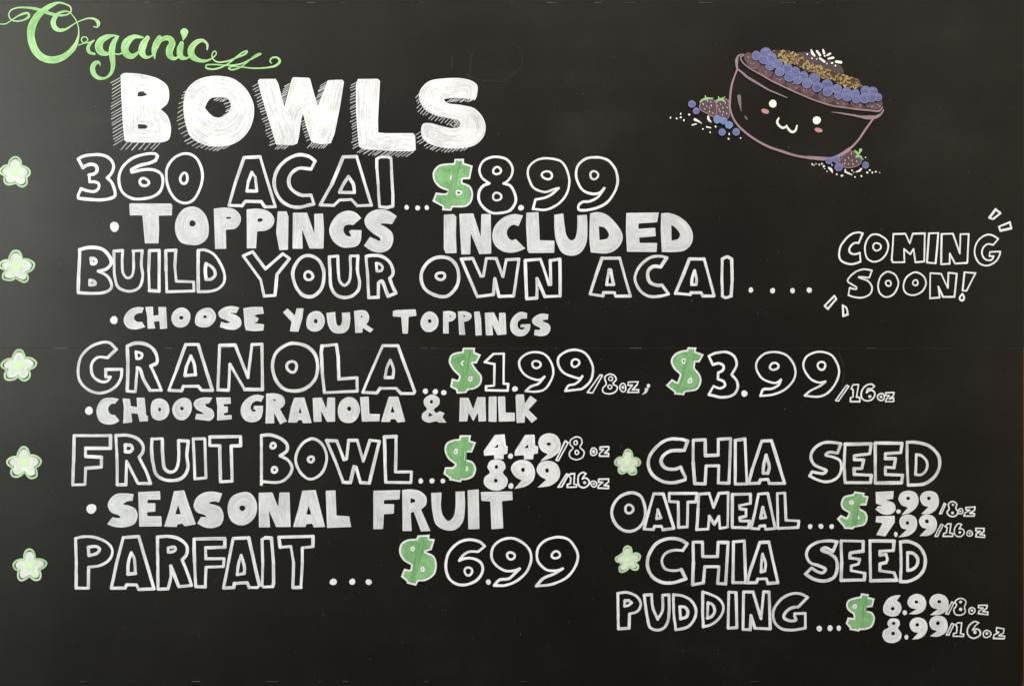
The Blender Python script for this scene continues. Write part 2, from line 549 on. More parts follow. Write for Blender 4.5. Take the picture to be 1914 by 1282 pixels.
TITLE = (0, 0, """
o 900,565* 920,550 980,548 1080,560 1180,590 1245,640 1262,700 1250,770 1200,818* 1245,860 1270,920 1275,980 1260,1040 1220,1060 1100,1065 950,1062* 930,1050* 915,900 905,700
hp 1030,690 1065,682 1100,710 1060,722 1025,722
hp 1028,928 1085,930 1105,945 1085,963 1030,962
o 1400,660 1470,600 1560,572 1650,570 1740,590 1830,660 1885,760 1895,830 1880,920 1830,1010 1740,1075 1620,1095 1520,1080 1420,1020 1385,930 1368,820 1375,720
ho 1575,735 1640,728 1700,740 1722,790 1700,840 1650,875 1600,875 1555,840 1528,805* 1550,760
""")
TITLE2 = (440, 0, """
p 168,605 180,592 300,590 320,625 365,800 420,595 430,578 545,582 558,590 570,640 615,795 690,602 745,598 800,597 810,615 780,800 740,1000 712,1070 640,1078 568,1062 530,950 505,850 492,890 475,1020 462,1072 430,1085 305,1080 280,1000 220,800 185,680
p 912,592 1062,590 1078,605 1070,760 1063,900 1065,990 1120,995 1325,995 1340,1010 1345,1120 1320,1130 1150,1128 950,1114 922,1095 912,1000 900,850 898,640
o 1370,740 1375,680 1440,610 1550,588 1700,588 1780,615 1805,645 1800,720* 1785,750* 1700,735 1600,735 1555,745 1580,770 1680,785 1780,810 1845,880 1865,950 1850,1020 1790,1080 1690,1108 1560,1105 1450,1075 1395,1030 1385,960 1400,925 1450,920 1530,940 1620,958 1670,945 1670,905 1600,885 1500,865 1410,815
""")
# hatching: polyline | count | dx dy
HATCH = (0, 0, """
895,570 905,800 917,1055 | 23 | -72 44
930,1070 1210,1075 | 9 | -42 46
1425,655 1380,740 1368,830 1378,920 1410,1010 1450,1065 | 17 | -48 26
1460,1065 1600,1098 1715,1092 | 10 | -45 26
1615,732 1690,742 1722,785 1712,830 1690,852 | 11 | -34 16
1924,615 1974,800 2059,1075 | 24 | -42 20
2160,620 2130,720 2108,800 | 13 | -38 24
2448,602 2405,710 2372,790 | 13 | -58 32
2262,890 2290,980 2315,1045 | 10 | -26 14
2068,1088 2160,1088 | 5 | -28 24
2318,1065 2450,1076 | 8 | -34 36
2656,608 2658,850 2672,1095 | 26 | -46 22
2690,1110 2850,1135 3085,1136 | 17 | -48 30
3124,690 3154,800 3254,865 3354,888 3424,915 | 20 | -34 36
3544,742 3444,738 3354,745 | 12 | -38 24
3424,905 3424,945 3390,955 | 5 | -40 -24
3139,965 3149,1040 3204,1080 3314,1108 3500,1100 | 19 | -38 26
""")
W = []
def word(name, ox, oy, mode, txt, **k): W.append((name, ox, oy, mode, txt, k))
word('number_lettering', 120, 280, 'out', """
o 105,70* 140,50 220,38 300,45 355,85 368,130 350,180 322,210* 355,245 375,300 378,345 340,365 270,375 180,370 105,362* 105,340 125,292* 180,308 230,310 258,285 258,255 230,240 190,240* 186,190* 225,180 245,160 240,125 205,110 165,118 140,135*
o 697,50* 680,32 600,35 500,70 430,140 408,220 430,310 490,358 560,368 660,350 715,310 737,240 725,185 680,155 620,148 560,155 505,170* 500,150* 560,120 640,100 680,82*
e 596,242 34,28
o 770,130 830,55 900,30 970,50 1020,130 1030,220 1000,320 950,385 890,398 830,370 780,290 762,210
e 893,215 27,40
""")
word('word_lettering', 120, 280, 'out', """
p 1340,60 1460,55 1575,425 1495,428 1470,388 1350,385 1325,418 1228,415 1275,250
p 1398,170 1425,205 1435,310 1362,308 1372,240
o 1870,85* 1820,50 1740,40 1660,75 1595,140 1567,210 1570,290 1610,370 1670,415 1745,430 1820,415 1862,405* 1840,340* 1770,340 1710,310 1680,270 1675,220 1700,170 1750,140 1840,145*
p 2080,55 2180,53 2290,415 2184,419 2140,372 2054,375 2010,415 1909,412 1994,260
o 2119,202* 2155,260 2163,320* 2054,318* 2075,270
p 2330,72 2352,56 2412,54 2436,66 2440,160 2450,340 2450,420 2405,432 2350,425 2340,260 2330,140
""")
word('dot_leader', 560, 270, 'fill', """
d 798,470 17,18
d 880,474 18,19
d 948,472 17,18
""")
word('number_lettering', 560, 270, 'out', """
o 1415,292* 1360,250 1340,190 1365,130 1420,100 1480,95 1545,115 1585,170 1580,230 1550,275 1520,292* 1570,310 1605,370 1610,430 1570,490 1500,512 1430,510 1370,470 1335,410 1340,350 1370,310
e 1472,197 28,28
e 1472,390 30,30
d 1650,473 22,21
o 1932,327* 1910,330 1828,355 1745,325 1710,260 1700,220 1710,170 1765,120 1850,105 1950,130 1995,200 2010,280 1990,370 1920,450 1830,488 1740,482* 1757,412* 1800,405 1860,385
e 1844,231 38,30
o 2270,327* 2240,360 2180,370 2115,345 2075,285 2060,220 2075,160 2130,110 2200,97 2290,115 2350,180 2370,270 2350,350 2290,435 2210,475 2120,492 2080,485 2080,455 2108,430 2160,425 2220,395
e 2195,231 31,29
""", wd=16.5)
word('bullet_dot', 120, 280, 'fill', """
d 375,575 34,37
""")
word('word_lettering', 120, 280, 'fill', """
p 485,405 495,400 795,402 806,412 803,490 705,492 708,600 703,698 602,698 583,490 490,490
o 832,530 880,450 940,425 1000,435 1055,490 1078,580 1065,660 1010,705 940,710 870,690 830,620
he 956,550 25,23
o 1115,440* 1200,432 1270,445 1312,490 1315,535 1280,585 1205,597* 1208,738* 1125,740*
hp 1205,505 1235,500 1250,512 1210,518
o 1360,445* 1450,440 1530,465 1565,515 1555,565 1510,600 1438,608* 1430,735* 1362,735*
hp 1440,515 1470,510 1485,525 1460,540 1442,535
p 1592,460 1658,460 1672,500 1668,745 1605,750 1580,620
p 1705,470 1810,470 1866,630 1864,478 1929,476 1937,600 1932,737 1829,737 1772,590 1778,738 1702,738
o 2214,510* 2174,470 2114,455 2044,480 1989,550 1976,610 2004,680 2064,725 2124,730 2184,715 2209,680 2216,600* 2139,598* 2124,610 2139,645 2104,640 2082,605 2089,570 2119,558 2154,562*
o 2479,495* 2414,455 2344,445 2274,470 2239,520 2249,570 2304,625 2354,660 2354,680 2314,665 2279,650* 2234,715* 2294,755 2364,766 2424,740 2452,680 2444,620 2394,575 2354,555 2374,550 2444,555*
""")
word('word_lettering', 560, 270, 'fill', """
p 1075,525 1150,520 1168,540 1165,680 1170,810 1090,812 1075,780 1075,640
p 1190,518 1295,515 1350,690 1355,520 1425,520 1428,815 1340,818 1275,660 1272,820 1205,820
o 1665,530* 1600,520 1520,545 1455,610 1437,680 1455,750 1510,795 1580,808 1640,795 1682,775* 1610,705* 1580,715 1548,680 1550,635 1590,600 1632,610*
p 1690,510 1780,505 1790,715 1900,718 1898,808 1710,810 1698,790 1688,600
o 1898,525* 1965,515* 1975,600 1990,680 2020,715 2050,705 2065,660 2070,600 2070,530* 2140,525* 2145,620 2135,740 2090,810 2030,830 1960,810 1915,730 1900,640
o 2165,515* 2210,505 2280,520 2350,580 2405,670 2400,730 2350,790 2290,812 2170,805* 2160,700
ho 2230,610* 2270,620 2305,670 2295,700 2235,715*
p 2435,512 2678,508 2665,580 2525,590 2525,630 2650,622 2655,685 2530,695 2535,735 2665,735 2660,802 2440,800 2432,650
o 2695,515* 2750,512 2830,540 2900,600 2930,670 2920,740 2870,790 2800,802 2700,802* 2692,650
ho 2770,600* 2800,620 2835,670 2820,705 2772,718*
""")
word('word_lettering', 120, 280, 'out', """
o 115,745* 160,732 220,728 290,745 340,800 350,850 310,890 255,905* 320,940 350,990 350,1030 310,1060 220,1070 105,1065* 110,900 115,800
o 200,810* 230,815 240,835 225,850 205,848*
o 192,972* 225,982 232,1000 205,1010* 190,1008*
o 370,755* 437,752* 432,850 440,920 470,955 500,945 515,910 518,770* 512,755* 582,752* 575,850 585,950 565,1020 520,1050 450,1050 400,1020 378,950 372,850
p 635,752 708,750 708,1055 635,1050 630,900
p 757,752 832,748 825,870 835,980 965,985 968,1052 765,1058 760,900
o 1000,752* 1040,745 1110,775 1165,850 1195,930 1190,990 1150,1035 1090,1055 1000,1058* 998,900
o 1058,850* 1090,865 1120,900 1125,935 1095,965 1058,965* 1052,900
""")
word('word_lettering', 120, 280, 'out', """
p 1335,790 1405,760 1500,888 1630,775 1680,812 1585,930 1572,1085 1490,1090 1465,970
o 1704,920 1734,840 1784,795 1834,790 1894,820 1932,890 1934,970 1914,1040 1864,1088 1824,1095 1774,1080 1724,1010
e 1822,940 32,30
o 1976,798* 2039,792* 2044,910 2054,980 2089,1010 2124,980 2134,920 2132,810* 2132,792* 2189,792* 2186,900 2202,990 2189,1050 2144,1090 2074,1100 2024,1080 1989,1020 1982,920
o 2251,795* 2294,788 2364,795 2424,835 2449,890 2449,930 2426,960* 2444,1010 2472,1068* 2414,1092* 2399,1050 2366,978 2342,995* 2342,1100* 2269,1102* 2262,940 2254,860
o 2326,845* 2354,852 2372,875 2364,900 2332,905*
""")
word('word_lettering', 560, 270, 'out', """
o 905,990 930,910 990,855 1060,840 1130,860 1175,920 1185,990 1170,1060 1110,1125 1060,1135 990,1115 930,1070
e 1050,982 32,28
p 1205,855 1290,850 1350,980 1370,980 1392,850 1465,850 1515,985 1540,860 1635,855 1595,1130 1485,1132 1455,1000 1445,1120 1325,1135
p 1682,865 1795,855 1860,1045 1872,1045 1868,865 1940,855 1942,1130 1828,1135 1770,1000 1768,1145 1692,1150
""")
word('word_lettering', 940, 270, 'out', """
p 738,848 870,848 950,1130 840,1130 832,1105 750,1105 745,1130 650,1115 690,985
o 790,935* 803,935* 825,1045* 772,1045* 782,985
o 1220,845* 1180,835 1110,840 1040,885 995,950 985,1010 1015,1080 1070,1125 1120,1135 1180,1130 1235,1115* 1185,1048* 1150,1050 1100,1030 1080,990 1085,940 1120,910 1175,912*
p 1390,855 1500,855 1575,1130 1490,1130 1475,1105 1400,1105 1395,1120 1285,1110 1340,980
o 1428,940* 1443,1005 1440,1045* 1405,1045* 1410,1000
o 1635,855* 1670,838 1705,855* 1708,1000 1700,1130* 1660,1142 1635,1130* 1632,950
""")
word('dot_leader', 940, 270, 'fill', """
d 1848,1085 17,20
d 2010,1090 19,20
d 2158,1090 18,20
d 2283,1086 20,20
""")
word('word_lettering', 1434, 370, 'out', """
o 712,265* 680,258 630,270 570,325 538,390 545,460 590,488 640,492 695,475* 690,410* 655,420 620,410 610,385 630,350 660,335 680,338*
o 830,275 780,275 740,320 728,390 745,450 790,475 840,465 885,420 902,360 885,310 850,285
e 817,365 28,30
p 940,270 1030,268 1062,340 1085,268 1175,265 1170,475 1105,480 1090,380 1065,420 1020,380 1022,480 935,480 928,460
p 1205,265 1275,262 1255,488 1190,482
p 1300,270 1385,268 1435,415 1440,270 1502,270 1490,485 1400,490 1360,415 1360,490 1295,495
o 1722,305* 1680,280 1640,275 1590,300 1550,360 1548,430 1585,490 1640,505 1695,480 1730,430 1735,400* 1660,402* 1655,435* 1688,435* 1670,462 1630,460 1602,425 1605,380 1640,345 1685,350*
""", wd=12)
word('word_lettering', 1434, 370, 'out', """
o 780,540* 720,532 660,550 610,595 600,620 640,650 665,665 665,680 640,678 615,670* 605,725* 650,740 720,740 770,710 780,660 750,620 700,600 680,590 710,590 760,595*
o 895,550 850,580 825,650 840,710 880,738 930,725 965,680 978,630 955,575 920,555
e 903,636 20,22
o 1095,555 1040,590 1015,650 1030,705 1085,725 1150,700 1182,640 1170,590 1130,560
e 1104,632 20,20
p 1215,560 1295,565 1345,670 1350,558 1412,565 1395,738 1310,738 1275,660 1285,742 1212,748
p 1470,555 1552,560 1485,692 1455,690
o 1455,715* 1468,740 1455,765 1435,755 1435,740
""", wd=12)
word('emphasis_mark', 1434, 370, 'out', """
p 1702,86 1738,115 1683,158 1655,148
""", wd=15)
word('emphasis_mark', 1434, 370, 'out', """
p 1808,182 1818,228 1738,245 1725,215
""", wd=15)
word('emphasis_mark', 1434, 370, 'out', """
p 500,730 515,752 452,828 428,805
""", wd=13)
word('emphasis_mark', 1434, 370, 'out', """
o 562,800* 590,820 600,868* 566,880*
""", wd=13)
word('bullet_dot', 120, 560, 'fill', """
d 371,153 29,29
""")
word('word_lettering', 120, 560, 'fill', """
o 595,60* 550,55 490,75 450,125 445,165 475,210 530,222 605,205* 580,165* 545,165 520,140 530,115 560,100 580,100*
p 605,55 662,52 665,120 705,115 702,55 760,55 768,215 715,220 710,160 668,165 680,215 622,218 618,120
o 800,150 810,100 850,65 895,62 935,95 940,140 915,190 870,208 825,195
he 873,135 17,14
o 975,150 995,95 1045,65 1095,65 1130,110 1125,155 1080,200 1020,205 980,185
he 1050,128 14,11
o 1305,58* 1250,48 1190,60 1150,95 1160,130 1210,155 1235,170 1210,175 1170,165* 1160,205* 1220,222 1280,222 1318,190 1315,145 1280,115 1240,100 1285,100*
o 1335,65* 1400,55 1480,55* 1488,105* 1440,110* 1415,120* 1450,140* 1440,165* 1415,175* 1490,185* 1485,230* 1420,235 1355,228* 1345,190 1340,120
""")
word('word_lettering', 120, 560, 'fill', """
p 1630,95 1665,65 1720,120 1732,65 1785,65 1775,140 1745,240 1682,236 1695,165
o 1805,175 1820,115 1860,88 1905,90 1938,130 1940,180 1910,225 1860,238 1815,215
he 1875,160 14,18
o 1954,100* 2020,92* 2025,150 2035,190 2055,195 2070,170 2070,98* 2130,95* 2132,150 2120,215 2090,245 2040,252 2000,240 1968,190
o 2160,85* 2210,78 2250,85 2272,120 2268,160 2250,185* 2305,222* 2280,245* 2225,210* 2222,245* 2170,248* 2165,160
hp 2210,118 2228,125 2215,138
""")
word('word_lettering', 580, 550, 'fill', """
p 615,125 640,118 785,112 792,160 732,168 728,285 722,295 688,292 678,170 615,165
o 822,200 850,145 890,128 930,145 955,190 945,245 905,278 860,278 828,245
he 890,200 14,15
o 990,128* 1040,125 1080,140 1085,170 1060,198 1030,205* 1032,292* 990,292*
hp 1035,158 1055,162 1038,172
o 1100,128* 1160,128 1200,150 1200,175 1175,198 1145,205* 1155,302* 1110,302*
hp 1140,155 1160,160 1142,172
p 1220,130 1262,128 1272,180 1278,305 1232,308 1228,220
p 1300,138 1368,135 1405,210 1408,138 1455,138 1462,298 1395,305 1355,225 1362,305 1310,306
o 1615,140* 1565,132 1515,165 1490,220 1500,280 1545,312 1600,305 1635,265 1640,222* 1570,225* 1565,245* 1600,250 1575,265 1550,250 1545,215 1570,185 1615,180*
o 1775,150* 1720,145 1675,165 1652,195 1665,225 1710,250 1715,262 1672,265* 1668,305* 1720,312 1765,300 1790,260 1780,225 1740,205 1730,195 1770,188*
""")
word('word_lettering', 120, 560, 'out', """
o 390,370* 340,322 290,318 200,350 130,420 105,510 115,600 170,665 250,695 320,685 390,640 425,580 430,518* 310,520* 310,575* 345,575* 325,605 280,612 225,580 203,530 210,470 250,430 325,432*
o 470,345* 530,325 600,330 660,365 690,420 690,470 645,495* 690,590 725,675* 640,675* 590,590 565,515 545,508* 530,685* 470,680* 475,500
o 535,387* 580,405 572,435 540,440*
p 905,335 1000,335 1105,675 1025,675 1000,645 890,645 875,680 780,675 840,520
o 945,420* 970,480 980,560* 900,565* 912,500
p 1160,340 1275,338 1370,580 1400,335 1475,332 1478,670 1345,668 1235,480 1225,675 1145,672
o 1710,325 1650,340 1580,395 1553,480 1570,580 1630,660 1710,680 1790,665 1865,600 1890,500 1865,400 1800,345
e 1697,500 35,42
p 1922,345 2029,335 2042,420 2048,592 2183,582 2185,682 1940,692 1925,560 1916,400
p 2374,343 2488,343 2612,685 2605,700 2510,698 2472,660 2355,660 2330,695 2225,690 2305,500
o 2430,450* 2455,520 2450,580* 2392,580* 2405,510
""")
word('dot_leader', 580, 550, 'fill', """
d 858,722 20,20
d 932,726 20,21
d 995,732 20,20
""")
word('number_lettering', 580, 550, 'out', """
p 1365,445 1442,442 1440,665 1475,668 1470,718 1310,715 1310,685 1370,680 1372,520 1340,515 1300,505
d 1525,705 22,20
o 1745,613* 1715,635 1680,635 1600,600 1560,540 1560,490 1610,445 1680,430 1750,450 1800,520 1810,590 1785,660 1740,710 1680,725 1605,722* 1640,690 1700,665 1730,630
e 1685,523 30,28
o 2028,610* 2010,625 1970,618 1890,585 1850,530 1850,470 1910,425 1990,415 2055,445 2105,540 2090,640 2030,700 1990,710 1900,720* 1925,680 1970,670 2010,640
e 1975,512 30,28
""", wd=16)
word('unit_lettering', 1000, 620, 'out', """
p 485,320 502,325 430,455 390,452
o 530,390 505,420 510,450 560,462 605,440 612,410 580,388 605,355 590,325 555,315 520,340
e 563,350 15,15
e 558,411 15,15
e 655,415 24,30
d 655,414 12,12
p 695,375 768,372 760,395 725,432 772,430 772,450 690,452 700,430 725,398 692,398
""", wd=10)
word('semicolon_mark', 1000, 620, 'fill', """
d 845,402 13,15
o 820,418* 848,420* 830,455 795,470* 815,445
""")
word('number_lettering', 1000, 620, 'out', """
o 1295,180* 1350,158 1430,152 1485,185 1502,245 1465,320* 1505,370 1510,420 1475,470 1400,488 1295,468* 1330,405* 1380,420 1415,400 1405,370 1362,352* 1365,305* 1400,285 1405,255 1370,235 1325,245*
d 1560,460 24,23
o 1832,357* 1800,380 1760,378 1690,345 1648,270 1660,210 1720,160 1800,152 1880,180 1930,250 1940,310 1920,370 1860,430 1780,465 1680,478* 1700,430 1760,425 1815,395
e 1782,258 32,26
o 2165,370* 2120,378 2060,355 2010,290 2000,240 2020,190 2080,155 2140,150 2210,175 2255,245 2265,310 2230,400 2175,460 2110,483 2010,475* 2050,440 2120,405 2150,385
e 2135,253 30,28
""", wd=16.5)
word('unit_lettering', 1434, 640, 'out', """
p 592,318 608,325 532,435 510,432
p 625,345 640,315 680,312 665,405 690,410 690,440 620,440 620,412 640,405 640,350
o 800,325* 775,310 730,325 702,370 705,415 740,435 780,425 802,390 795,365 765,355 740,375* 750,345 780,345*
d 764,402 12,12
e 848,405 25,28
d 848,405 11,11
p 882,375 945,372 940,395 910,420 942,412 942,440 882,440 885,425 910,395 882,395
""", wd=10)
word('bullet_dot', 120, 560, 'fill', """
d 185,827 30,30
""")
word('word_lettering', 120, 560, 'fill', """
o 408,740* 360,730 290,740 250,790 242,850 270,910 330,930 385,920 412,900* 378,858* 350,855 330,830 330,800 355,775 380,775*
p 435,735 490,738 497,792 545,800 540,730 600,730 612,860 625,868 625,905 562,908 550,850 500,845 508,912 440,922 445,800
o 645,820 660,755 710,735 765,760 785,820 765,875 710,900 660,880
he 712,818 12,14
o 805,825 830,760 890,730 935,745 952,790 940,850 895,895 840,888
he 878,810 14,14
o 1105,730* 1040,728 985,745 965,775 985,815 1030,840 1040,850 985,850* 975,890* 1040,898 1090,900 1118,868 1105,820 1060,795 1050,780 1080,772*
p 1132,728 1240,728 1243,775 1190,778 1190,795 1220,795 1220,840 1190,845 1192,862 1248,858 1250,890 1140,900 1142,800
""")
word('word_lettering', 120, 560, 'fill', """
o 1490,718* 1430,708 1365,735 1322,790 1318,850 1350,900 1410,912 1460,890 1480,840 1482,790* 1415,790* 1410,815* 1430,825 1410,835 1390,810 1400,775 1430,755 1470,760*
o 1505,700* 1570,698 1625,715 1645,750 1640,785 1608,815* 1660,905* 1610,928* 1565,840* 1565,920* 1500,922* 1505,800
hp 1560,738 1582,748 1560,758
p 1715,730 1790,728 1845,918 1780,920 1770,895 1745,898 1735,915 1668,915 1690,800
hp 1758,800 1770,845 1748,845
""")
word('word_lettering', 580, 550, 'fill', """
p 18,772 85,768 120,855 128,768 185,768 185,948 125,950 80,868 85,948 25,950
o 205,870 225,800 280,765 335,780 368,840 365,890 330,945 275,958 225,935
he 290,852 15,18
p 370,765 435,762 440,890 520,892 515,945 385,948
p 585,762 655,762 708,948 650,955 635,930 600,930 595,950 527,950
hp 612,832 630,880 598,880
""", join=1)
word('word_lettering', 580, 550, 'fill', """
o 905,746 850,780 848,820 870,855 835,890 835,930 880,955 940,945 960,955* 1015,955* 985,915* 1000,885* 965,870* 940,885* 920,860 960,820 960,775
he 903,800 12,14
hp 885,880 915,900 880,912
""")
word('word_lettering', 580, 550, 'fill', """
p 1115,770 1178,770 1215,855 1245,765 1305,765 1310,945 1255,948 1250,880 1215,945 1180,880 1170,945 1110,948
p 1330,762 1388,760 1388,950 1328,948
p 1398,762 1452,760 1455,880 1525,882 1525,945 1405,948
p 1530,755 1540,745 1592,745 1598,815 1640,755 1690,790 1625,860 1692,925 1650,958 1600,900 1598,955 1538,958
""")
word('word_lettering', 110, 800, 'out', """
p 115,55 385,55 385,150 200,150 200,210 318,215 318,290 200,298 195,420 105,422 110,250
o 425,55* 510,52 590,80 628,130 625,180 598,215* 650,320 685,410* 590,410* 560,350 505,245* 500,420* 435,420* 435,240
o 495,125* 540,130 548,155 530,175 495,175*
o 695,80* 772,78* 775,200 790,300 825,325 865,315 890,260 893,92* 965,95* 955,200 962,300 925,365 860,388 780,380 725,340 705,270 692,160
p 1002,80 1088,78 1098,370 1015,378 1010,250
p 1125,65 1355,62 1355,130 1285,132 1292,395 1205,398 1200,130 1125,128
""")
word('word_lettering', 110, 800, 'out', """
o 1510,55* 1570,50 1650,75 1700,120 1700,165 1650,205* 1710,240 1738,295 1710,360 1650,400 1510,398* 1510,250
e 1597,130 18,20
e 1607,310 20,20
l 1512,392 1510,418
""")
word('word_lettering', 560, 800, 'out', """
o 100,78 40,100 -10,160 -29,240 0,320 50,370 95,378 160,340 200,250 195,170 155,105
e 85,232 22,20
p 200,92 278,95 330,235 350,230 365,90 430,90 475,245 525,90 595,98 520,408 455,405 420,290 405,285 378,405 325,402 265,240
p 632,65 720,62 715,325 835,325 830,405 642,402
""", join=1)
word('dot_leader', 560, 800, 'fill', """
d 903,393 18,20
d 987,392 19,20
d 1068,393 17,19
""")
word('number_lettering', 560, 800, 'bright', """
p 1455,50 1528,45 1538,130 1552,135 1548,190 1520,195 1520,230 1450,228 1450,200 1375,205 1372,170
hp 1480,115 1480,145 1450,145
d 1572,208 19,20
p 1680,50 1752,48 1755,130 1778,135 1775,188 1745,192 1740,232 1672,232 1672,200 1602,205 1605,170
hp 1705,118 1705,148 1672,148
o 1779,110 1799,60 1854,38 1914,55 1944,110 1934,170 1884,215 1794,245* 1850,192* 1804,168
he 1857,118 16,13
""")
word('number_lettering', 560, 800, 'fill', """
o 1400,290 1420,245 1470,232 1520,250 1535,295 1515,330 1550,380 1540,430 1490,462 1420,455 1375,415 1380,365 1418,330
he 1467,288 13,15
he 1462,390 14,16
d 1575,430 20,21
o 1575,300 1600,255 1660,235 1720,255 1752,310 1745,380 1690,430 1600,452* 1655,388* 1605,358
he 1665,310 15,16
o 1766,310 1794,255 1854,242 1914,265 1942,330 1929,380 1874,425 1774,442* 1838,382* 1794,358
he 1844,315 14,17
""")
word('unit_lettering', 1000, 800, 'out', """
p 225,95 248,108 175,240 158,238
o 305,65 265,90 265,125 285,145 258,180 262,215 310,235 355,215 365,175 335,140 350,110 340,75
e 303,108 13,15
e 312,180 14,15
e 437,175 25,27
d 437,174 13,14
p 485,140 548,138 548,158 520,185 548,188 548,208 480,208 480,190 510,160 485,160
""", wd=10.5)
word('unit_lettering', 1000, 800, 'out', """
p 235,340 248,345 200,435 172,438
p 250,355 265,340 295,338 290,415 312,420 308,438 240,440 240,420 262,412 268,370
o 380,340* 360,328 330,345 320,390 330,430 365,442 400,420 402,390 375,370 352,378* 365,355
d 370,405 12,12
e 438,415 22,23
d 438,414 10,10
p 475,380 548,378 548,400 515,425 548,428 548,448 470,445 475,425 505,402 472,402
""", wd=10.5)
word('bullet_dot', 110, 800, 'fill', """
d 243,600 37,36
""")
word('word_lettering', 110, 800, 'fill', """
o 558,490* 500,485 430,490 385,525 365,575 390,625 450,650 460,665 430,668 400,662* 360,715* 420,735 500,735 565,710 588,650 570,600 520,575 480,565 510,545 550,540*
p 592,475 755,468 758,532 662,532 660,558 720,558 720,620 658,625 660,655 765,655 768,730 600,732
p 858,468 935,462 970,570 1022,715 938,730 920,710 885,715 880,735 785,732 825,610
hp 890,570 910,640 868,640
o 1218,485* 1150,472 1080,480 1025,520 1005,580 1030,625 1085,645 1100,660 1060,660* 1032,708* 1090,738 1150,742 1210,715 1228,650 1205,590 1160,570 1120,558 1150,545 1195,552*
o 1258,600 1285,515 1360,478 1420,480 1465,530 1478,600 1455,670 1400,715 1345,722 1285,690
he 1368,595 22,22
p 1490,480 1592,478 1635,590 1645,478 1720,478 1728,735 1620,735 1565,610 1575,738 1492,738
""")
word('word_lettering', 560, 800, 'fill', """
p 20,465 120,460 190,735 105,738 95,710 50,715 45,735 -49,735 -10,600
hp 68,575 88,642 50,642
p 195,465 268,462 275,650 370,655 385,735 205,742
""", join=1)
word('word_lettering', 560, 800, 'fill', """
p 550,465 750,460 745,530 630,535 628,565 705,565 702,635 628,640 622,750 550,752
o 765,460* 830,455 900,470 945,515 942,570 905,605* 975,765* 905,768* 850,620* 828,630* 835,765* 768,765*
hp 828,520 860,530 862,550 825,558
o 980,482* 1058,478* 1055,600 1075,660 1110,690 1145,660 1160,600 1162,472* 1230,470* 1232,600 1215,700 1160,755 1090,758 1020,720 990,620
p 1252,462 1335,455 1340,750 1258,752
p 1350,475 1585,470 1588,535 1508,542 1518,745 1430,752 1422,545 1355,540
""")
word('word_lettering', 110, 800, 'out', """
o 125,820* 180,808 280,815 365,855 400,910 380,975 310,1020 222,1035* 220,1190* 130,1190* 130,1000
o 220,885* 280,880 305,900 285,930 225,948*
p 480,815 595,805 710,1195 595,1200 580,1165 505,1165 495,1190 392,1190 430,1010
o 540,925* 560,960 572,1080* 515,1085* 520,990
o 735,810* 820,805 900,825 955,880 952,940 920,980* 960,1080 990,1170* 895,1178* 835,1025* 835,1110 815,1195* 740,1198* 738,1000
o 815,890* 865,885 870,905 845,920 815,922*
p 1008,825 1238,820 1238,885 1095,890 1095,970 1232,970 1228,1030 1098,1035 1092,1180 1020,1178 1012,1000
p 1300,820 1415,815 1495,1170 1480,1185 1420,1185 1405,1150 1310,1155 1305,1185 1228,1190 1265,1000
o 1360,945* 1385,1040 1382,1080* 1330,1090* 1340,1010
p 1515,830 1540,815 1585,818 1600,1000 1602,1150 1595,1178 1525,1182 1515,1170 1520,1000
p 1640,810 1895,805 1895,880 1815,890 1815,1000 1805,1185 1745,1185 1750,1000 1730,880 1650,885
""")
word('dot_leader', 560, 800, 'fill', """
d 251,1144 27,24
d 393,1143 23,23
d 515,1145 23,22
""")
word('number_lettering', 560, 800, 'out', """
o 1380,878* 1340,845 1260,830 1180,855 1110,930 1090,1020 1110,1110 1170,1160 1240,1165 1320,1130 1365,1060 1350,1000 1290,970 1230,970 1190,985* 1215,950 1260,920 1330,920*
e 1258,1065 30,28
d 1407,1145 19,20
o 1640,1045* 1600,1060 1530,1060 1455,1010 1430,950 1445,880 1510,830 1590,820 1660,850 1715,910 1725,980 1690,1070 1610,1140 1530,1170 1450,1170* 1490,1130 1560,1120 1600,1085
e 1575,950 28,26
o 1960,1045* 1914,1060 1844,1055 1789,1010 1769,960 1779,890 1834,835 1934,810 2004,830 2054,890 2074,950 2049,1040 1984,1115 1884,1160 1764,1175* 1814,1120 1894,1085
e 1910,943 30,27
""", wd=18)
word('word_lettering', 1000, 800, 'out', """
o 1138,95* 1080,82 990,85 910,135 855,210 845,280 880,350 950,395 1030,405 1118,385* 1120,370 1085,290* 1040,305 970,295 940,250 955,205 1010,170 1112,165*
p 1180,90 1268,85 1270,205 1365,200 1365,82 1458,78 1445,410 1365,408 1370,280 1275,280 1268,415 1190,412 1178,250
p 1492,90 1565,80 1580,415 1492,415
p 1690,95 1762,92 1860,410 1745,412 1735,380 1680,382 1670,408 1590,412 1620,300
o 1722,200* 1745,290 1735,335* 1700,335* 1705,270
""")
word('word_lettering', 1434, 800, 'out', """
o 548,115* 480,105 400,115 340,165 325,215 350,270 410,300 440,315 420,335 335,325* 315,355* 390,390 450,398 520,370 552,300 540,240 490,215 435,200 460,180 525,185*
p 580,120 775,115 765,190 650,205 650,235 718,235 705,300 648,300 648,345 775,350 770,405 580,405 572,300
p 805,110 1005,112 995,182 880,190 880,225 955,225 945,295 880,290 880,345 1010,350 1000,405 805,408
o 1042,105* 1110,105 1200,130 1270,195 1285,270 1255,350 1180,410 1050,425* 1042,250
o 1110,195* 1150,205 1190,250 1185,310 1150,345 1105,345*
""")
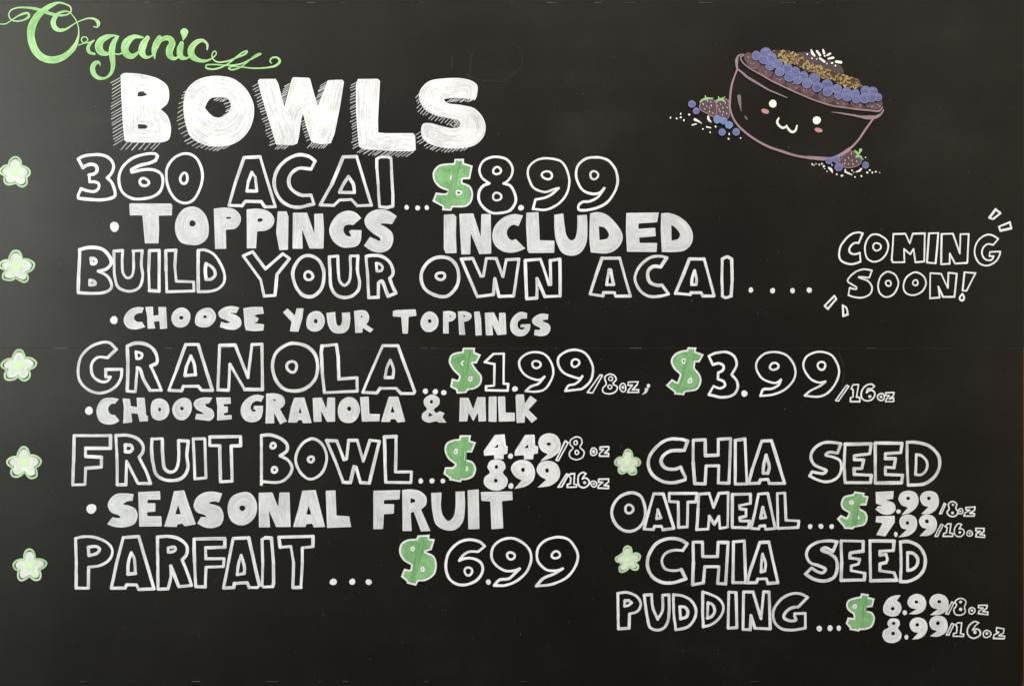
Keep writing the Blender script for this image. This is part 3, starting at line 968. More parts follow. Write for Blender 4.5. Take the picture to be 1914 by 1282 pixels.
word('word_lettering', 1000, 800, 'out', """
o 730,480 650,500 590,560 572,630 600,710 660,760 720,765 780,735 820,660 815,570 785,505
e 702,602 32,30
p 885,488 955,488 1035,745 952,755 942,730 890,730 882,755 812,750 850,610
o 915,605* 938,665* 905,675*
p 1000,485 1208,485 1198,548 1138,550 1135,735 1070,738 1068,550 1000,545
p 1222,490 1298,485 1330,590 1370,485 1440,480 1435,735 1378,745 1370,655 1337,715 1298,655 1290,750 1205,755 1215,600
p 1470,492 1605,490 1605,560 1525,575 1528,600 1572,605 1572,655 1525,665 1528,690 1600,690 1590,740 1470,738
p 1665,490 1735,485 1790,745 1720,752 1712,725 1675,728 1668,750 1610,745 1640,620
o 1698,588* 1720,665* 1680,670*
p 1805,485 1862,482 1870,685 1967,690 1960,738 1810,745
""", wd=19)
word('dot_leader', 1434, 800, 'fill', """
d 320,732 17,19
d 400,730 19,19
d 480,732 18,18
""")
word('number_lettering', 1434, 800, 'fill', """
o 808,475* 942,468* 938,525* 880,535* 945,560 955,610 920,640 860,640 805,605* 825,580* 862,578* 810,560*
d 978,620 18,16
o 978,525 1000,480 1060,465 1110,485 1128,540 1110,590 1060,630 1000,645* 1050,590* 1002,572
he 1050,522 14,13
o 1138,520 1160,480 1210,467 1260,485 1280,540 1265,595 1215,635 1148,638* 1202,586* 1162,572
he 1205,522 14,14
""")
word('unit_lettering', 1434, 800, 'out', """
p 1318,560 1330,565 1300,635 1285,635
o 1380,545 1350,565 1355,600 1340,625 1360,652 1400,655 1422,625 1405,595 1412,565
d 1384,570 9,9
d 1381,630 11,11
e 1440,618 20,20
d 1438,618 8,8
p 1480,590 1548,585 1545,610 1510,632 1545,635 1542,655 1465,652 1475,630 1510,610 1482,608
""", wd=9.5)
word('number_lettering', 1434, 800, 'fill', """
p 812,655 950,652 950,700 880,805 812,795 860,705 808,700
d 958,790 14,19
o 985,690 1005,655 1055,642 1105,665 1118,715 1100,765 1050,800 978,812* 1042,753* 1002,742
he 1045,705 13,14
o 1130,690 1150,655 1195,642 1245,662 1265,710 1250,765 1205,798 1135,802* 1188,749* 1152,736
he 1190,693 15,15
""")
word('unit_lettering', 1434, 800, 'out', """
p 1295,715 1310,720 1270,805 1250,803
p 1325,730 1345,712 1370,712 1360,780 1385,785 1380,805 1312,805 1315,785 1335,775 1340,740
o 1448,715* 1425,710 1398,740 1395,780 1415,805 1450,802 1468,775 1455,750 1430,750*
d 1435,775 10,10
e 1508,783 20,22
d 1508,782 8,8
p 1555,745 1615,745 1615,770 1585,790 1620,795 1620,812 1555,808 1558,785 1590,768 1555,765
""", wd=9.5)
word('word_lettering', 1000, 800, 'out', """
o 1135,860* 1080,830 1000,822 910,855 850,940 838,1020 870,1100 940,1145 1030,1150 1125,1120* 1090,1052* 1040,1060 970,1045 945,990 965,940 1020,910 1100,910*
p 1178,848 1248,848 1250,955 1360,955 1365,850 1438,850 1420,1160 1360,1155 1370,1030 1265,1030 1255,1150 1175,1165 1180,1000
p 1478,845 1560,838 1570,1150 1475,1150
p 1675,850 1742,848 1810,1150 1735,1155 1725,1120 1660,1122 1650,1150 1578,1150 1610,1040
o 1695,935* 1718,1010 1712,1060* 1685,1070* 1688,1000
""")
word('word_lettering', 1434, 800, 'out', """
o 520,845* 450,838 370,850 310,890 292,940 320,1000 390,1025 435,1050 415,1075 375,1068 330,1040* 285,1085* 350,1125 440,1135 500,1105 522,1040 510,970 460,930 405,905 430,890 490,915*
p 550,838 715,842 715,915 620,928 615,965 688,975 680,1010 625,1025 625,1060 725,1080 725,1130 550,1132 555,1000
p 765,838 945,840 940,910 840,915 840,945 885,938 895,975 885,1000 840,1010 838,1060 945,1075 965,1130 770,1135
o 992,845* 1060,845 1130,880 1175,960 1170,1040 1130,1100 1050,1140 992,1140* 998,1000
o 1045,925* 1085,930 1120,970 1115,1020 1080,1050 1045,1058*
""")
word('word_lettering', 1100, 960, 'out', """
o 218,590* 290,585 360,615 390,665 370,720 305,745* 302,850* 222,855* 220,700
p 270,645 300,645 322,660 300,680 268,688
o 415,605* 470,600* 480,700 515,785* 550,720 552,605* 600,600* 600,720 590,800 560,850 510,865 460,845 440,780
o 632,600* 700,610 770,650 800,710 790,780 740,840 650,862* 635,740
o 680,690* 720,695 740,725 730,765 685,780*
o 852,580* 900,595 970,630 1005,690 985,760 920,820 855,840* 850,700
o 890,660* 925,675 940,720 920,760 885,775*
p 1045,582 1100,585 1105,845 1040,850
p 1155,580 1225,580 1285,780 1305,580 1345,580 1355,855 1240,850 1210,755 1205,862 1152,860
o 1632,620* 1580,595 1510,595 1430,640 1378,720 1385,800 1430,850 1510,865 1615,850* 1615,740* 1535,742* 1535,760* 1545,790 1500,795 1455,770 1465,735 1510,700 1565,690*
""", wd=19)
word('dot_leader', 1100, 960, 'fill', """
d 1720,853 20,22
d 1800,850 20,22
d 1865,850 17,20
""")
word('number_lettering', 1434, 960, 'fill', """
o 995,605* 960,605 900,630 865,690 870,735 920,762 970,755 1000,710 990,665 965,645*
he 935,705 15,14
d 1025,735 16,19
o 1045,660 1065,615 1115,595 1165,615 1185,665 1170,715 1120,745 1055,745* 1112,708* 1066,696
he 1112,655 14,12
o 1208,655 1230,610 1280,595 1335,620 1352,670 1335,720 1280,750 1212,752* 1272,708* 1230,696
he 1282,653 15,13
""")
word('unit_lettering', 1434, 960, 'out', """
p 1375,655 1392,662 1350,745 1330,743
o 1440,628 1400,650 1410,680 1390,710 1400,745 1445,752 1475,730 1470,695 1480,650
d 1441,655 11,11
d 1441,710 13,13
e 1525,720 23,24
d 1525,718 10,10
p 1575,680 1640,680 1635,700 1605,725 1645,730 1642,750 1572,742 1580,720 1610,700 1575,698
""", wd=9.5)
word('number_lettering', 1434, 960, 'fill', """
o 895,815 910,785 945,777 980,790 988,825 975,850 1000,890 990,935 940,960 885,950 858,905 870,865 905,845
he 942,815 13,12
he 938,890 14,15
d 1037,917 14,19
o 1060,825 1080,785 1125,770 1175,790 1195,840 1180,890 1140,925 1080,935* 1124,886* 1082,872
he 1118,825 14,13
o 1208,810 1225,775 1270,757 1325,775 1345,830 1330,880 1275,912 1212,910* 1268,870* 1228,857
he 1272,813 16,14
""")
word('unit_lettering', 1434, 960, 'out', """
p 1375,815 1392,820 1355,900 1335,900
p 1405,825 1420,810 1450,810 1440,890 1465,895 1462,912 1385,910 1388,890 1410,885 1415,845
o 1575,810* 1545,800 1505,830 1490,880 1510,915 1545,925 1585,900 1585,870 1560,855 1530,865* 1545,840
d 1548,880 13,13
e 1637,893 27,28
d 1637,890 11,11
p 1710,845 1765,855 1760,885 1725,905 1770,910 1765,928 1685,925 1690,900 1725,880 1705,875
""", wd=9.5)
# dollar signs: silhouette then its holes
DOLLARS = [
(560, 270, """o 1155,110* 1225,108* 1225,140* 1290,160* 1270,260* 1215,265 1215,285* 1270,310 1292,360 1280,430 1240,465 1140,470* 1130,495* 1062,492* 1065,465* 990,425* 1015,360* 1090,365 1110,350* 1040,320 1000,270 995,205 1040,155 1150,140*
hp 1130,250 1138,243 1138,262
hp 1175,352 1205,358 1178,372"""),
(580, 550, """o 1138,398* 1228,398* 1225,430* 1272,450* 1240,515* 1210,515* 1240,560 1278,610 1270,670 1225,705 1180,712* 1160,735* 1092,740* 1085,712* 1042,690* 1055,625* 1100,640* 1110,610* 1060,560 1032,500 1050,450 1100,430 1130,428*
hp 1135,510 1148,502 1140,525
hp 1188,625 1200,622 1192,642"""),
(1000, 620, """o 1140,115* 1205,118* 1195,145* 1258,170* 1225,228* 1195,225* 1190,270* 1230,320 1240,370 1210,430 1120,450* 1110,472* 1035,465* 1040,452* 975,400* 1020,352* 1060,375* 1080,320* 1030,270 1012,215 1040,165 1095,140 1130,135*
hp 1100,215 1115,205 1110,232
hp 1148,375 1158,350 1160,372"""),
(560, 800, """o 1195,52* 1278,52* 1270,92* 1315,105* 1285,180* 1240,180* 1235,230* 1290,250 1315,300 1295,360 1240,385 1210,385* 1200,402* 1112,385* 1118,375* 1072,340* 1085,290* 1140,290* 1160,270* 1105,225 1080,160 1095,110 1145,85 1188,80*
hp 1158,178 1168,160 1166,182
hp 1234,302 1244,294 1244,308"""),
(560, 800, """o 880,798* 970,792* 965,822* 1008,825* 985,905* 940,920* 1000,950 1022,1010 1005,1090 940,1135 885,1140* 868,1172* 800,1155* 798,1140* 755,1105* 780,1045* 825,1055* 832,1020* 770,980 742,920 755,860 800,830 870,822*
hp 838,898 848,890 844,905
hp 910,1048 920,1040 920,1058"""),
(1434, 800, """o 650,470* 728,482* 720,498* 755,508* 738,575* 690,575* 690,598* 735,625 748,670 725,720 650,738* 640,752* 572,748* 570,735* 518,675* 548,645* 590,665* 608,632* 560,600 548,560 570,510 640,490*
hp 620,550 636,548 626,558
hp 665,660 678,662 670,670"""),
(1434, 960, """o 700,590* 758,598* 752,618* 800,630* 785,692* 735,698* 735,718* 785,735 802,780 780,840 740,860 690,865* 685,875* 612,862* 615,850* 585,815* 600,770* 645,775* 640,745* 600,715 588,675 605,640 660,620 692,615*
hp 645,690 658,680 652,695
hp 704,785 718,780 712,794"""),
]
FLOWERS = [
(0, 280, 445, 670, "o 250,460* 290,320 390,230 480,205 560,240 630,350 640,470* 800,530 910,660 880,770 800,830* 820,920 810,1040 700,1120 600,1100 475,1005* 390,1040 230,1055 140,990 120,880 145,800* 20,715 -20,640 20,580 120,490", 16.02),
(0, 460, 480, 600, "o 260,420* 300,270 380,160 460,130 570,150 640,250 670,390* 820,390 980,460 1045,550 980,710 790,810* 850,930 830,1050 740,1095 600,1040 475,960* 360,1025 200,1030 80,980 90,840 210,720* 80,690 -20,630 -10,520 120,430", 16.02),
(0, 645, 545, 600, "o 360,400* 400,280 490,160 580,130 670,160 730,260 765,370* 900,370 1030,430 1105,530 1060,640 870,740* 915,880 880,990 750,1075 640,1040 545,940* 450,1020 300,1055 160,1020 130,900 190,740* 60,670 25,590 80,500 200,420", 16.02),
(0, 825, 720, 610, "o 500,450* 550,300 630,180 710,145 800,180 860,280 895,400* 1040,410 1180,480 1250,580 1190,710 1080,785* 1110,900 1110,1050 1000,1105 900,1100 735,920* 650,1000 500,1070 370,1040 320,930 370,770* 250,710 195,620 250,520 380,460", 16.02),
(10, 1018, 730, 600, "o 555,420* 570,260 630,150 730,110 820,150 880,270 895,420* 1050,420 1180,460 1250,540 1210,630 1035,745* 1070,900 1040,1020 940,1065 850,1040 730,945* 620,1020 470,1075 390,1010 370,870 400,745* 290,730 225,600 300,490 420,430", 16.02),
(1130, 830, 680, 550, "o 540,390* 590,250 650,160 710,150 790,200 830,330 840,410* 950,410 1050,470 1080,550 1030,625 910,660* 950,780 940,880 850,910 770,905 675,800* 600,860 480,880 420,820 415,720 450,650* 340,620 295,540 340,450 430,390", 16.02),
(1000, 800, 692, 975, "o 655,925* 665,890 690,875 715,890 722,935* 760,930 785,945 780,975 745,1000* 770,1025 765,1050 735,1055 705,1035* 680,1060 635,1072 628,1040 650,1005* 605,990 600,965 625,950", 3.9875),
]
# bowl picture, all in the frame of one enlargement of the region starting at 1240,70
BO = (1240, 70, 7.975)
BOWL_LINES = """
v 1200,265,20 1150,262,26 1108,290,36 1090,350,50 1090,420,44 1096,480,34 1060,580,30 1020,700,36 1000,820,40 990,940,38 988,1050,38 1010,1145,34 1060,1248,36 1130,1338,38 1240,1438,40 1400,1548,40 1560,1633,44 1745,1697,46 1895,1747,44 2075,1787,44 2245,1802,56 2375,1812,58 2495,1807,46 2595,1777,52 2715,1707,58 2815,1627,42 2915,1517,40 2995,1397,42 3065,1297,38 3118,1225,34
v 1105,480,28 1170,530,40 1250,600,44 1350,660,44 1450,720,36 1560,785,30 1700,845,26 1840,905,14
v 2505,1118,10 2635,1135,24 2795,1160,32 2945,1190,44 3065,1200,64 3155,1195,60 3235,1150,40 3278,1085,24
v 1195,275,24 1150,300,26 1160,350,24 1220,420,24 1320,490,24 1450,560,26 1595,645,28 1745,720,28 1895,790,26 2075,870,26 2245,940,28 2395,990,30 2545,1030,30 2695,1052,30 2895,1078,30 3095,1097,32 3215,1100,34 3262,1045,24
"""
GLEAMS = """
v 1125,885,56 1135,980,42 1150,1060,20 1160,1105,10
v 1212,1180,16 1228,1205,32 1244,1232,16
"""
BERRY_BAND = "o 1190,300* 1260,230 1400,330 1600,500 1900,640 2200,800 2600,960 3000,1020 3250,1000* 3250,1085* 3000,1075 2700,1040 2400,975 2100,870 1800,735 1500,580 1260,430"
BAND_BERRIES = [(1265,300,62,75),(1345,400,92,80),(1520,510,105,88),(1725,620,95,85),(1935,700,105,92),(2155,790,118,98),(2420,885,122,105),(2655,965,112,70),(2885,1005,108,62),(3105,1010,118,62),(3215,1000,50,60)]
BLUEBERRIES = [(1380,280,70),(1490,330,75),(1610,310,75),(1520,232,78),(1700,400,72),(1590,425,75),(1840,470,75),(1730,520,72),(1965,510,66),(1875,592,78),(2085,580,72),(1995,642,66),(2245,622,85),(2135,690,78),(2290,745,76),(2435,712,82),(2445,815,76),(2580,775,72),(2605,872,66),(2725,822,72),(2735,892,72),(2855,842,66),(2875,922,70),(3005,802,75),(3115,817,75),(3195,900,60),(2995,912,80),(3095,902,76),
(422,1000,55),(487,1102,50),(800,1230,58),(890,1248,58),(975,1311,58),(872,1418,54),(1080,1415,56),(2463,1842,55),(2575,1827,55),(2603,1942,60),(3007,1909,52)]
GRANOLA = "o 1605,230 1655,190 1725,195 1845,200 1945,240 2075,320 2195,390 2345,430 2475,470 2595,530 2715,580 2815,590 2895,640 2955,710 2915,765 2795,755 2655,720 2515,650 2395,620 2335,620 2215,540 2095,500 2015,440 1915,400 1795,390 1715,320 1655,250"
ACAI = "o 1985,240 2075,225 2195,230 2395,330 2545,370 2645,430 2680,490 2680,560* 2545,510 2395,440 2195,390 2075,310"
COCONUT = """
v 2200,195,22 2215,240,40 2245,280,34
v 2285,215,36 2330,275,34
v 2375,195,28 2390,245,36
v 2435,275,28 2480,250,32
v 2455,325,28 2525,312,38
v 2328,318,28 2395,372,36
v 2570,368,38 2640,380,44
d 2140,260 14,13
d 2210,320 12,12
d 2280,332 10,10
d 2400,285 14,14
d 2433,400 10,10
d 2510,390 17,15
d 2560,430 12,14
"""
FACE_EYES = [(1630,992,58,57,0),(2285,1239,62,58,0)]
FACE_CHEEKS = [(1517,1105,58,35,20),(2311,1385,60,33,15)]
MOUTH = """
v 1717,1207,24 1695,1267,34 1735,1327,34 1785,1352,36 1835,1327,26
v 1835,1312,18 1860,1367,34 1915,1412,36 1965,1392,34 1990,1317,22
"""
STRAWBERRIES = [
("o 540,1028 580,948 680,925 760,948 790,1048 765,1190 650,1138 560,1088", "540,970,12 580,935,24 640,922,30 662,968,8|625,872,12 625,928,26|640,912,26 735,912,14", "590,998 645,1030 615,1072 685,1055 712,1022 702,965 685,1112 735,1132"),
("o 740,1088 775,988 850,948 940,926 985,998 985,1128 950,1218 850,1188 765,1138", "760,978,12 810,938,28 870,928,36 915,968,14|815,888,12 830,922,24|915,892,12 870,918,26", "805,1026 850,1000 922,985 885,1055 830,1078 842,1112 892,1115 948,1048 878,1160 940,1140 775,1092"),
("o 2635,1837 2695,1747 2765,1702 2855,1717 2935,1787 2945,1857 2885,1917 2775,1947 2675,1932 2630,1897", "2850,1692,20 2895,1737,30 2875,1787,20|2935,1682,50 2915,1737,16|2865,1787,20 2925,1777,36 2975,1827,12", "2800,1737 2758,1800 2705,1836 2810,1840 2878,1852 2700,1882 2755,1890 2820,1894 2670,1898"),
]
CRUMBS = """
d 105,1200 11,14
d 197,1212 13,13
d 258,1196 15,15
d 305,1238 13,15
d 257,1143 10,17
d 383,1155 17,14
v 470,1228,40 530,1258,24 570,1286,8
v 430,1308,22 490,1294,16
v 665,1182,28 675,1228,34 715,1268,10
v 645,1338,24 705,1353,16
d 588,1368 12,13
d 777,1333 13,14
d 695,1418 11,13
d 980,1443 11,16
d 970,1515 14,14
d 1150,1503 10,12
d 2217,1892 13,13
d 2243,1907 10,10
d 2272,1887 9,9
d 2322,1900 12,12
d 2363,1887 13,12
d 2390,1924 17,17
d 2403,1959 8,8
d 2437,2000 9,9
d 2512,1902 10,12
v 2465,1947,28 2500,1977,40 2520,2022,10
d 2582,2042 12,14
d 2660,2064 19,16
v 2705,2002,24 2755,2027,26 2810,2052,12
d 2710,1977 12,12
d 2810,1985 11,13
d 2833,2015 8,8
d 2855,2085 11,11
d 2950,2070 13,16
v 2950,1957,24 2925,1987,30 2870,2009,12
d 3075,1982 14,14
d 3037,2017 16,16
d 3112,2017 13,14
d 3165,2005 14,12
d 3222,2017 7,7
d 3010,1792 9,9
"""
READS = ['lettering reading 360', 'lettering reading ACAI in the first item', 'three dots', 'lettering reading 8.99', 'dot before Toppings Included', 'lettering reading TOPPINGS', 'lettering reading INCLUDED', 'lettering reading BUILD', 'lettering reading YOUR', 'lettering reading OWN', 'lettering reading ACAI in the second item', 'four dots', 'lettering reading COMING', 'lettering reading SOON with an exclamation mark', 'dash mark nearer the top beside Coming', 'dash mark just above the end of Coming', 'dash mark before Soon', 'dash mark below Soon', 'dot before Choose Your Toppings', 'lettering reading CHOOSE', 'lettering reading YOUR', 'lettering reading TOPPINGS in the smaller line', 'lettering reading GRANOLA', 'three dots', 'lettering reading 1.99', 'lettering reading /8oz', 'semicolon', 'lettering reading 3.99', 'lettering reading /16oz', 'dot before Choose Granola', 'lettering reading CHOOSE', 'lettering reading GRANOLA', 'ampersand', 'lettering reading MILK', 'lettering reading FRUIT', 'lettering reading BOWL', 'three dots', 'lettering reading 4.49', 'lettering reading 8.99 below 4.49', 'lettering reading /8 oz', 'lettering reading /16oz', 'dot before Seasonal Fruit', 'lettering reading SEASONAL', 'lettering reading FRUIT', 'lettering reading PARFAIT', 'three dots', 'lettering reading 6.99', 'lettering reading CHIA', 'lettering reading SEED', 'lettering reading OATMEAL', 'three dots', 'lettering reading 5.99', 'lettering reading /8oz', 'lettering reading 7.99', 'lettering reading /16oz', 'lettering reading CHIA', 'lettering reading SEED', 'lettering reading PUDDING', 'three dots', 'lettering reading 6.99', 'lettering reading /8oz', 'lettering reading 8.99', 'lettering reading /16oz']

# ---------------------------------------------------------------- setting
def box(name, x0, x1, y0, y1, z0, z1, mat, parent=None, bevel=0.0, corner=0.0):
    """block between grid columns x0..x1 and grid rows y0..y1, from depth z0 to z1 (towards the viewer)"""
    import bmesh
    bm = bmesh.new()
    bmesh.ops.create_cube(bm, size=1)
    a, b = P(x0, y1, z0), P(x1, y0, z1)
    for v in bm.verts:
        v.co = [(p + q) / 2 + c * (q - p) for p, q, c in zip(a, b, v.co)]
    bmesh.ops.recalc_face_normals(bm, faces=bm.faces)
    if corner:
        es = [e for e in bm.edges if abs(e.verts[0].co.y - e.verts[1].co.y) > 1e-5
              and e.verts[0].co.x > (a[0] + b[0]) / 2 and e.verts[0].co.z < (a[2] + b[2]) / 2]
        bmesh.ops.bevel(bm, geom=es, offset=corner, segments=8, affect='EDGES', profile=0.5)
    if bevel:
        es = [e for e in bm.edges if all(abs(v.co.y - b[1]) < 1e-6 for v in e.verts)]
        bmesh.ops.bevel(bm, geom=es, offset=bevel, segments=2, affect='EDGES', profile=0.5)
    me = bpy.data.meshes.new(name)
    bm.to_mesh(me); bm.free()
    me.materials.append(mat)
    o = bpy.data.objects.new(name, me)
    COL.objects.link(o)
    if parent: o.parent = parent
    return o

wall = box('wall', -1800, 3700, -1600, 2900, -0.12, -0.022, M_WOOD)
wall['kind'] = 'structure'

board = bpy.data.objects.new('menu_board', None)
COL.objects.link(board)
board['label'] = 'black chalkboard menu hand lettered in white and green marker with a painted fruit bowl'
board['category'] = 'menu board'

XL, XR = -70, 1912.3
box('board_panel', XL, XR + 1.8, 5.3, 650.4, -0.02, 0, M_BOARD, board, 0.00012)
box('board_panel', XL, XR, 650.6, 1273.2, -0.02, 0, M_BOARD, board, 0.00012)
box('edge_strip', XL, XR + 1.8, -40, 5.15, -0.021, -0.0003, M_BOARD, board, 0.0002)
box('edge_strip', XL, XR - 1.5, 1273.4, 1292, -0.021, -0.0003, M_BOARD, board, 0.0002, corner=0.007)

# pale scuffs along the joints
mb = MB(); ly = Layer(0.00006)
for y, x0, x1, p in ((650.5, 0, 1905, 0.13), (1272.5, 150, 1905, 0.10), (5.4, 0, 1900, 0.10)):
    x = x0
    while x < x1:
        ln = random.uniform(3, 26)
        if random.random() < p:
            ribbon(mb, np.array([[x, y], [x + ln, y]]), random.uniform(0.2, 0.6), ly.up(), M_DUST, jitter=0.15)
        x += ln + random.uniform(1, 12)
mb.build('joint_scuff', board, kind='stuff')

# ---------------------------------------------------------------- lettering
mb = MB(); ly = fresh_layer()
vstrokes(mb, ly, SCRIPT[2], SCRIPT[0], SCRIPT[1], 3.9875, M_SCRIPT, jitter=0.1, thin=0.84)
mb.build('script_lettering', board, 'light green flowing script reading Organic with curled flourishes')

mb = MB(); ly = fresh_layer(0.0006)
lettering(mb, ly, TITLE[0], TITLE[1], 'bright', TITLE[2])
lettering(mb, ly, TITLE2[0], TITLE2[1], 'bright', TITLE2[2])
title = mb.build('title_lettering', board, 'largest filled white block letters reading BOWLS')
mb = MB(); ly = Layer(0.00004)
for l in HATCH[2].strip().split('\n'):
    pl, n, d = [t.strip() for t in l.split('|')]
    q = densify(np.array([list(map(float, t.split(','))) for t in pl.split()]), 4)
    dx, dy = map(float, d.split())
    n = int(int(n) * 0.88)
    for i in range(n):
        a = q[min(len(q) - 1, int((i + random.uniform(0.35, 0.65)) / n * len(q)))]
        k = random.uniform(0.8, 1.12)
        e = a + np.array([dx, dy]) * k + rng.uniform(-4, 4, 2)
        s = a - np.array([dx, dy]) * 0.12
        ribbon(mb, np.array([s, e]) / 3.9875, random.uniform(1.2, 1.8), ly.up() - 0.0000025, M_HATCH, jitter=0.12)
mb.build('hatching_pattern', title, 'thin slanted white shading lines')

merged = []
for name, ox, oy, mode, txt, k in W:
    if k.get('join'): merged[-1][1].append((ox, oy, mode, txt, k))
    else: merged.append((name, [(ox, oy, mode, txt, k)]))
for (name, pieces), reads in zip(merged, READS):
    if name == 'dot_leader':                                    # each dot is a mark of its own
        ox, oy, mode, txt, k = pieces[0]
        for l in txt.strip().split('\n'):
            mb = MB(); ly = fresh_layer()
            lettering(mb, ly, ox, oy, mode, l)
            mb.build('leader_dot', board)
        continue
    mb = MB(); ly = fresh_layer()
    for ox, oy, mode, txt, k in pieces:
        lettering(mb, ly, ox, oy, mode, txt, k.get('wd', 21), line=M_LINEB if name != 'word_lettering' or k.get('wd') == 12 else M_LINE,
                  coat=M_PRICE if name == 'number_lettering' else None)
    style = 'outlined white' if pieces[0][2] == 'out' else 'filled white'
    o = mb.build(name, board)
    if reads: o['label'] = style + ' ' + reads

for ox, oy, txt in DOLLARS:
    lps = []
    for l in txt.split('\n'):
        tag, dat = parse(l.strip(), ox, oy, 3.9875)
        lps.append(loop_of(tag.lstrip('h'), *dat))
    mb = MB(); coat = MB(); ly = fresh_layer()
    fill(mb, lps, ly.up(), M_RIM, 1.1, (coat, 2.7), M_DOLLAR, 0.00008)
    d = mb.build('dollar_sign', board, 'green dollar sign with a white rim')
    # the crossing bar drawn over the curve
    p = lps[0]
    top = p[p[:, 1] < p[:, 1].min() + 4].mean(0); bot = p[p[:, 1] > p[:, 1].max() - 5].mean(0)
    v = (bot - top) / np.linalg.norm(bot - top); nrm = np.array([-v[1], v[0]])
    lb = Layer(ly.h + 0.0001)
    for off in (-3.4, 0.3, 3.6):
        ribbon(coat, np.array([top + v * 5 + nrm * off, bot - v * 5 + nrm * off]), random.uniform(2.6, 3.6), lb.up(), M_DOLLARBAR)
    coat.build('green_filling', d)

for i, (ox, oy, cx, cy, path, sc) in enumerate(FLOWERS):
    tag, (pts, cor) = parse(path, ox, oy, sc)
    c = np.array([ox + cx / sc, oy + cy / sc])
    pts = c + (pts - c) * 0.965
    loop = loop_of(tag, pts, cor)
    fl = MB(); ly = fresh_layer(0.00025)
    for s, closed in spans(tag, pts, cor):
        ribbon(fl, s, np.linspace(3.0, 3.4, len(s)) + 0.7 * np.sin(np.linspace(0, 3.1, len(s))), ly.up(), M_PETALRIM, jitter=0.15)
    f = fl.build('flower', board, 'five petalled flower with pale green outline')
    petals = MB(); ly2 = Layer(0.00015)
    fill(petals, [loop_of(tag, c + (pts - c) * 0.86, cor)], ly2.up(), M_PETAL, 1.2)
    for s, closed in spans(tag, c + (pts - c) * 0.885, cor):
        if len(s) > 6 and random.random() < 0.8:
            a0 = random.randint(2, len(s) // 2); b0 = min(len(s) - 1, a0 + random.randint(4, 8))
            ribbon(petals, s[a0:b0], 1.0, 0.0002, M_GAP, jitter=0.1)
    petals.build('petal_filling', f)
    heart = MB()
    a = np.linspace(0, 2 * math.pi, 20, endpoint=False)
    r = np.linalg.norm(pts - c, axis=1).mean() * (0.22 + 0.035 * np.cos(5 * (a + math.pi / 2)))
    fill(heart, [c + 1.55 * np.column_stack([r * np.cos(a), r * np.sin(a)])], 0.00022, M_HALO, 1.2)
    fill(heart, [c + np.column_stack([r * np.cos(a), r * np.sin(a)])], 0.00026, M_HEART, 1.2)
    heart.build('flower_heart', f)

# ---------------------------------------------------------------- painted bowl
ox, oy, sc = BO
def bo(x, y): return np.array([ox + x / sc, oy + y / sc])
def bloop(path):
    tag, dat = parse(path, ox, oy, sc)
    return loop_of(tag, *dat)
mb = MB(); ly = Layer(0.0012)
vstrokes(mb, ly, BOWL_LINES, ox, oy, sc, M_MAUVE, jitter=0.12, thin=0.78)
vstrokes(mb, ly, GLEAMS, ox, oy, sc, M_GLEAM)
bowl = mb.build('bowl_picture', board, 'mauve outline of a tilted bowl')

mb = MB(); ly = Layer(0.0005)
fill(mb, [bloop(BERRY_BAND)], ly.up(), M_BAND)
for x, y, rx, ry in BAND_BERRIES:
    fill(mb, [ellipse(*bo(x, y), rx / sc, ry / sc, 25)], ly.up(), M_BANDBERRY)
    for k in range(6):
        q = bo(x + random.uniform(-0.6, 0.6) * rx, y + random.uniform(-0.1, 0.75) * ry)
        ribbon(mb, np.array([q, q + rng.uniform(-0.9, 0.9, 2)]), random.uniform(0.6, 1.2), ly.up(), M_SEED if k < 4 else M_GLEAM, jitter=0)
mb.build('berry_row', bowl)

mb = MB(); ly = Layer(0.00045)
fill(mb, [bloop(ACAI)], ly.up(), M_ACAI)
mb.build('puree_mound', bowl)
mb = MB(); ly = Layer(0.00055)
fill(mb, [bloop(GRANOLA)], ly.up(), M_OATDARK)
gl = bloop(GRANOLA)
lo, hi = gl.min(0), gl.max(0)
cnt = 0
while cnt < 210:
    q = rng.uniform(lo, hi, (1, 2))
    if inside(q, [gl])[0]:
        r = random.uniform(1.6, 3.9)
        fill(mb, [ellipse(*q[0], r, r * random.uniform(0.35, 0.7), random.uniform(0, 180), n=9, wob=0.18)], ly.up(), random.choice((M_OAT, M_OAT, M_OATPALE, M_OATMID)), 3)
        cnt += 1
mb.build('granola', bowl)
mb = MB(); ly = Layer(0.00155)
vstrokes(mb, ly, COCONUT, ox, oy, sc, M_CREAM, M_CREAMF)
mb.build('coconut_flakes', bowl, kind='stuff')

lyb = Layer(0.0016)
for x, y, r in BLUEBERRIES:
    mb = MB()
    q = bo(x, y); rr = r / sc
    fill(mb, [ellipse(*q, rr, rr * random.uniform(0.94, 1.05), random.uniform(0, 90), wob=0.03)], lyb.up(), M_BLUELIGHT if (x, y) in ((800, 1230), (890, 1248), (975, 1311)) else M_BLUE, 1.4)
    ribbon(mb, ellipse(*q, rr * 0.9, rr * 0.9, wob=0.03), 1.0, lyb.up(), M_BLUERING, closed=True, jitter=0.1)
    a = np.linspace(random.uniform(3.3, 4.2), random.uniform(5.2, 6.4), 12)
    ribbon(mb, q + rr * 0.55 * np.column_stack([np.cos(a), np.sin(a)]), 1.3, lyb.up(), M_BLUERING, jitter=0.1)
    mb.build('blueberry', bowl)

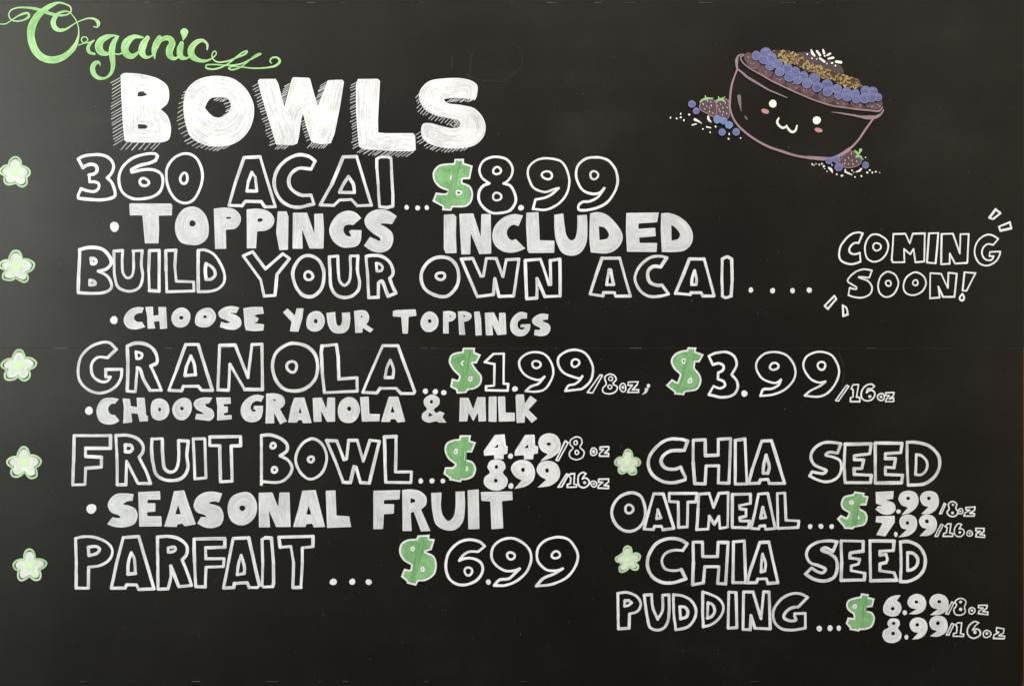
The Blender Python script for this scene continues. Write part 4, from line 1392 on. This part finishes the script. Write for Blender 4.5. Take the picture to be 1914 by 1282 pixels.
for path, leaves, seeds in STRAWBERRIES:
    lys = Layer(0.0007 + 0.00013 * len(path) % 0.0004)
    mb = MB()
    lp = bloop(path)
    fill(mb, [lp], lys.up(), M_BERRYRED)
    ribbon(mb, lp, 1.5, lys.up(), M_MAUVE, closed=True, jitter=0.15)
    for t in seeds.split():
        q = bo(*map(float, t.split(',')))
        ribbon(mb, np.array([q - (0.3, 0.9), q + (0.4, 0.9)]), random.uniform(1.3, 1.9), lys.up(), M_SEED, jitter=0)
    st = mb.build('strawberry', bowl)
    mb = MB()
    for t in leaves.split('|'):
        vstrokes(mb, lys, 'v ' + t, ox, oy, sc, M_LEAF)
    mb.build('leaf_cap', bowl)

mb = MB(); ly = Layer(0.0004)
for x, y, rx, ry, rot in FACE_EYES:
    fill(mb, [ellipse(*bo(x, y), rx / sc, ry / sc, rot, wob=0.03)], ly.up(), M_CREAMF)
vstrokes(mb, ly, MOUTH, ox, oy, sc, M_CREAM)
for x, y, rx, ry, rot in FACE_CHEEKS:
    fill(mb, [ellipse(*bo(x, y), rx / sc, ry / sc, rot, wob=0.03)], ly.up(), M_PINK)
mb.build('smiling_face', bowl)
mb = MB(); ly = Layer(0.0004)
vstrokes(mb, ly, CRUMBS, ox, oy, sc, M_CREAM, M_CREAMF)
mb.build('scattered_crumbs', bowl, kind='stuff')

# ---------------------------------------------------------------- wear on the board
mb = MB(); ly = Layer(0.00006)
def ghost(path, w):
    q = crom(np.array([list(map(float, t.split(','))) for t in path.split()]), False)
    ribbon(mb, q, w, ly.up(), M_GHOST, jitter=0.4, wj=0.5)
ghost('868,175 850,155 846,110 860,90 878,102 880,140', 0.8)
ghost('878,150 880,110 895,85 910,75', 0.8)
ghost('872,140 890,148 912,152', 1.5)
ghost('912,150 940,152 975,120 970,90 950,78', 0.8)
ghost('890,148 905,165 916,176', 0.9)
ghost('384,330 387,350 380,368', 3.0)
ghost('386,300 392,330 388,352', 1.6)
ghost('250,556 275,558 290,556', 0.9)
ghost('1566,655 1578,690 1573,730', 1.4)
ghost('590,670 592,720 585,770', 0.8)
mb.build('erased_mark', board, kind='stuff')
mb = MB(); ly = Layer(0.00005)
for i in range(650):
    q = np.array([random.uniform(0, 1905), random.uniform(8, 1270)])
    r = random.uniform(0.3, 0.75) if random.random() < 0.93 else random.uniform(0.8, 1.3)
    ribbon(mb, np.array([q, q + rng.uniform(-0.8, 0.8, 2)]), r, ly.up(), M_DUST, jitter=0)
mb.build('chalk_dust', board, kind='stuff')
